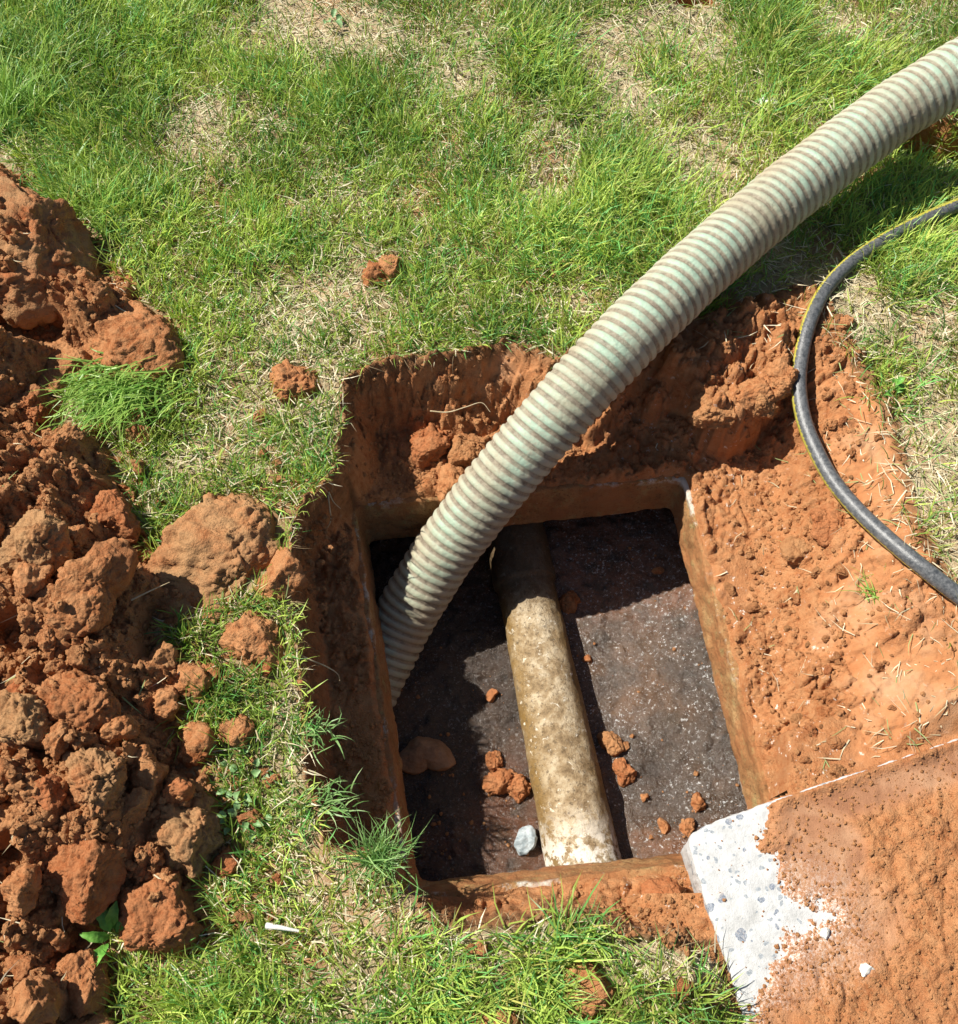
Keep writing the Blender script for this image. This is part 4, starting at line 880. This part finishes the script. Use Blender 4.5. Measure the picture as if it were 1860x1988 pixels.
# long tufts that stand out on their own
def tuft(px0, py0, n, Lm, azm, azs, e, name, label, z=None, cool=False, w0=0.0026, spread=0.02, dr_=0.25):
    p = W(px0, py0, 0.0); zz = float(surf(p[0:1], p[1:2])[0]) if z is None else z; p = W(px0, py0, zz)
    r_ = np.random.RandomState(int(px0+py0)); root = np.stack([r_.normal(0, spread, n), r_.normal(0, spread*0.7, n), np.full(n, -0.003)], 1)
    az_ = r_.normal(azm, azs, n); L1 = Lm*r_.uniform(0.5, 1.15, n); t_ = r_.rand(n)[:, None]
    c_ = (np.array([0.16, 0.36, 0.05])*(1-t_)+np.array([0.42, 0.60, 0.13])*t_) if not cool else (np.array([0.13, 0.30, 0.07])*(1-t_)+np.array([0.38, 0.56, 0.22])*t_)
    o = blades(name, root, L1, az_, np.clip(r_.normal(e, 0.28, n), 0.02, 1.45), r_.uniform(0.05, dr_*2, n), r_.uniform(0.7, 1.3, n)*w0, c_*0.8, c_*1.1, M_GRASS, 4)
    o.location = (p[0], p[1], zz); return tag(o, label, 'grass tuft')
tuft(240, 750, 420, 0.085, 3.95, 0.5, 0.42, 'grass_tuft', 'long bright green tuft falling over the heap edge', z=0.03, w0=0.0028, spread=0.045)
tuft(735, 1668, 150, 0.085, 1.4, 1.5, 1.15, 'grass_tuft', 'spiky green tuft hanging over the near left pit corner', z=0.0, cool=True, w0=0.0022, spread=0.014)
tuft(200, 425, 220, 0.085, 0.9, 0.6, 0.8, 'grass_tuft', 'lush tuft right of the rounded sod', spread=0.03)
tuft(25, 240, 260, 0.12, 1.4, 0.5, 1.0, 'grass_tuft', 'tall coarse tuft at the upper left edge above the sod', w0=0.0036, spread=0.03)
tuft(130, 355, 9, 0.10, 1.1, 0.5, 0.6, 'grass_tuft', 'few broad blue green blades beside the rounded sod', w0=0.008, spread=0.02, cool=True)
tuft(620, 1560, 60, 0.05, 0.2, 0.9, 0.7, 'grass_tuft', 'thin tuft leaning over the left pit edge above the corner', z=0.0, cool=True, spread=0.02)
tuft(600, 1420, 60, 0.045, 0.1, 0.9, 0.7, 'grass_tuft', 'thin tuft leaning over the middle of the left pit edge', z=0.0, cool=True, spread=0.018)
tuft(1720, 1150, 50, 0.06, 1.9, 1.2, 0.35, 'grass_tuft', 'sparse yellowish tuft on bare soil below the black hose', w0=0.0016, spread=0.018)

# ------------------------------------------------------------------ leafy weeds
def leaf_mesh(Lf, Wf, fold=0.25, seed=0):
    nu, nv = 9, 5; v = []
    for a_ in range(nu):
        t = a_/(nu-1); wv = Wf*math.sin(math.pi*min(1, t**0.8*0.97+0.015))**0.8/2; wv *= 1+0.12*math.sin(a_*2.4+seed)
        for b_ in range(nv):
            s = (b_/(nv-1)-0.5)*2; v.append((Lf*t, wv*s, Lf*0.25*math.sin(t*2.4)+abs(s)*wv*fold*2-0.0*s))
    return np.array(v), gridfaces(nu, nv)
def mat_leaf(name, c1, c2):
    m = N(name, 0.5, 0.4); m.col(m.ramp(m.noise(90, 4, 0.6), [(0.35, c1), (0.65, c2)])); m.nrm(m.bump(m.noise(200, 3, 0.6), 0.001)); return m.m
M_LEAFG = mat_leaf('weed_leaf', (0.08, 0.24, 0.03), (0.17, 0.38, 0.06)); M_LEAFP = mat_leaf('pale_leaf', (0.12, 0.24, 0.08), (0.23, 0.35, 0.15))
def weed(px0, py0, n, Lf, Wf, mat, label, rad=0.02, seed=0):
    p = W(px0, py0, 0.012); z = float(surf(p[0:1], p[1:2])[0])
    e = bpy.data.objects.new('weed', None); C.objects.link(e); e.location = (p[0], p[1], z+0.008); tag(e, label, 'weed')
    r_ = np.random.RandomState(seed)
    for k in range(n):
        v, f = leaf_mesh(Lf*r_.uniform(0.6, 1.1), Wf*r_.uniform(0.7, 1.1), 0.25, k); o = link('leaf', mesh('leaf', v, [f], mat), e)
        an_ = r_.uniform(0, 6.28); rr_ = rad*r_.rand()**0.5
        o.location = (math.cos(an_)*rr_, math.sin(an_)*rr_, r_.uniform(0, 0.014)); o.rotation_euler = (r_.uniform(-.4, .4), r_.uniform(-.5, .2), an_+r_.uniform(-0.9, .9))
weed(478, 1508, 11, 0.017, 0.011, M_LEAFP, 'pale low broad leaved weed in grass between the clods and the pit', 0.038, 1)
weed(470, 1580, 10, 0.017, 0.011, M_LEAFP, 'pale weed nearest the shaggy clod, lower of the two pale ones', 0.034, 2)
weed(222, 1815, 10, 0.042, 0.016, M_LEAFG, 'bright green leafy weed under the broad heap clod', 0.014, 3)
weed(640, 45, 5, 0.024, 0.016, M_LEAFP, 'flat dull green weed on the straw patch at the top', 0.016, 4)
weed(1735, 760, 5, 0.02, 0.016, M_LEAFG, 'small round leaved weed at the right lawn edge', 0.012, 5)

# ------------------------------------------------------------------ stones, chips, roots
def mat_plain(name, c1, c2, sc=60, rough=0.7):
    m = N(name, rough, 0.3); m.col(m.ramp(m.noise(sc, 5, 0.7), [(0.35, c1), (0.65, c2)])); m.nrm(m.bump(m.noise(300, 4, 0.7), 0.0012)); return m.m
M_STONE = mat_plain('grey_stone', (0.20, 0.25, 0.27), (0.48, 0.52, 0.53)); M_CHIP = mat_plain('pale_chip', (0.62, 0.60, 0.52), (0.82, 0.80, 0.74)); M_ROOT = mat_plain('root_fibre', (0.42, 0.32, 0.18), (0.62, 0.52, 0.34)); M_BRICK = mat_plain('flat_stone', (0.26, 0.13, 0.06), (0.38, 0.21, 0.11))
def rock(name, pxs, z, hh, seed, mat, lab, cat, floor=False):
    pw = WP(pxs, z+hh*0.5); c, rf = radial_poly(pw); me = clod_mesh(name, rf, hh, seed, 5, mat, 0.35)
    zz = floorz(c[0], c[1]) if floor else z
    tag(link(name, me, None, (c[0], c[1], zz+hh*0.6)), lab, cat)
rock('stone', [(995, 1640), (1010, 1612), (1030, 1606), (1038, 1625), (1028, 1655), (1005, 1664)], ZF, 0.016, 71, M_STONE, 'blue grey broken stone on the tank floor left of the pipe', 'stone', True)
rock('flat_stone', [(775, 1478), (790, 1452), (815, 1432), (850, 1435), (882, 1455), (885, 1482), (830, 1490), (778, 1496)], ZF, 0.014, 72, M_BRICK, 'flat brown slab of stone in shadow on the tank floor', 'stone', True)
def gz(a, b): p = W(a, b, 0); return float(surf(p[0:1], p[1:2])[0])
rock('chip', [(1475, 193), (1488, 188), (1508, 192), (1510, 203), (1490, 206), (1476, 202)], gz(1490, 197)+0.014, 0.006, 73, M_CHIP, 'white chip lying on the lawn near the corrugated hose', 'chip')
rock('stone', [(1592, 1805), (1604, 1800), (1612, 1812), (1606, 1824), (1594, 1820)], LID_Z+0.003, 0.006, 74, M_CHIP, 'small white pebble on soil over the lid', 'pebble')
rock('stone', [(1662, 1880), (1680, 1868), (1700, 1878), (1695, 1892), (1670, 1892)], LID_Z+0.004, 0.007, 75, M_CHIP, 'white pebble at the bottom on the soil of the lid', 'pebble')
rock('stone', [(868, 952), (875, 947), (882, 951), (880, 959), (870, 959)], ZT+0.014, 0.006, 76, M_CHIP, 'tiny white pebble on the pit ledge beside the corrugated hose', 'pebble')
def strand(name, pts, r, mat, lab, cat):
    path = spline([W(*p) for p in pts], 0.002); n_ = len(path)
    v, q, s, t = tube(path, lambda s, t: r*(1-0.6*s/s.max()), 8); tag(link(name, mesh(name, v, [q], mat)), lab, cat)
strand('root', [(632, 915, 0.0), (636, 950, -0.02), (640, 985, -0.04), (642, 1010, -0.06), (632, 1028, -0.07), (618, 1030, -0.075)], 0.0018, M_ROOT, 'pale curved root hanging from the lawn at the upper left pit edge', 'root')
strand('root', [(638, 955, -0.02), (648, 975, -0.035), (662, 988, -0.05)], 0.0013, M_ROOT, 'short root fork pointing right, at the upper left pit edge', 'root')
strand('root', [(575, 1268, 0.0), (600, 1280, -0.01), (635, 1295, -0.03), (655, 1308, -0.05), (660, 1322, -0.06)], 0.0016, M_ROOT, 'thin brown root reaching into the pit at mid left', 'root')
strand('root', [(835, 798, -0.05), (870, 800, -0.05), (905, 790, -0.04), (935, 782, -0.04), (952, 800, -0.05)], 0.0013, M_ROOT, 'wavy root across the upper pit wall', 'root')
strand('stick', [(517, 1797, 0.025), (545, 1801, 0.028), (582, 1808, 0.024)], 0.0042, M_CHIP, 'short white stick lying on the near lawn', 'stick')
strand('straw_stem', [(255, 1165, 0.07), (290, 1148, 0.075), (330, 1130, 0.07)], 0.0014, M_ROOT, 'straw stem sticking out of the heap below the biggest block', 'straw')
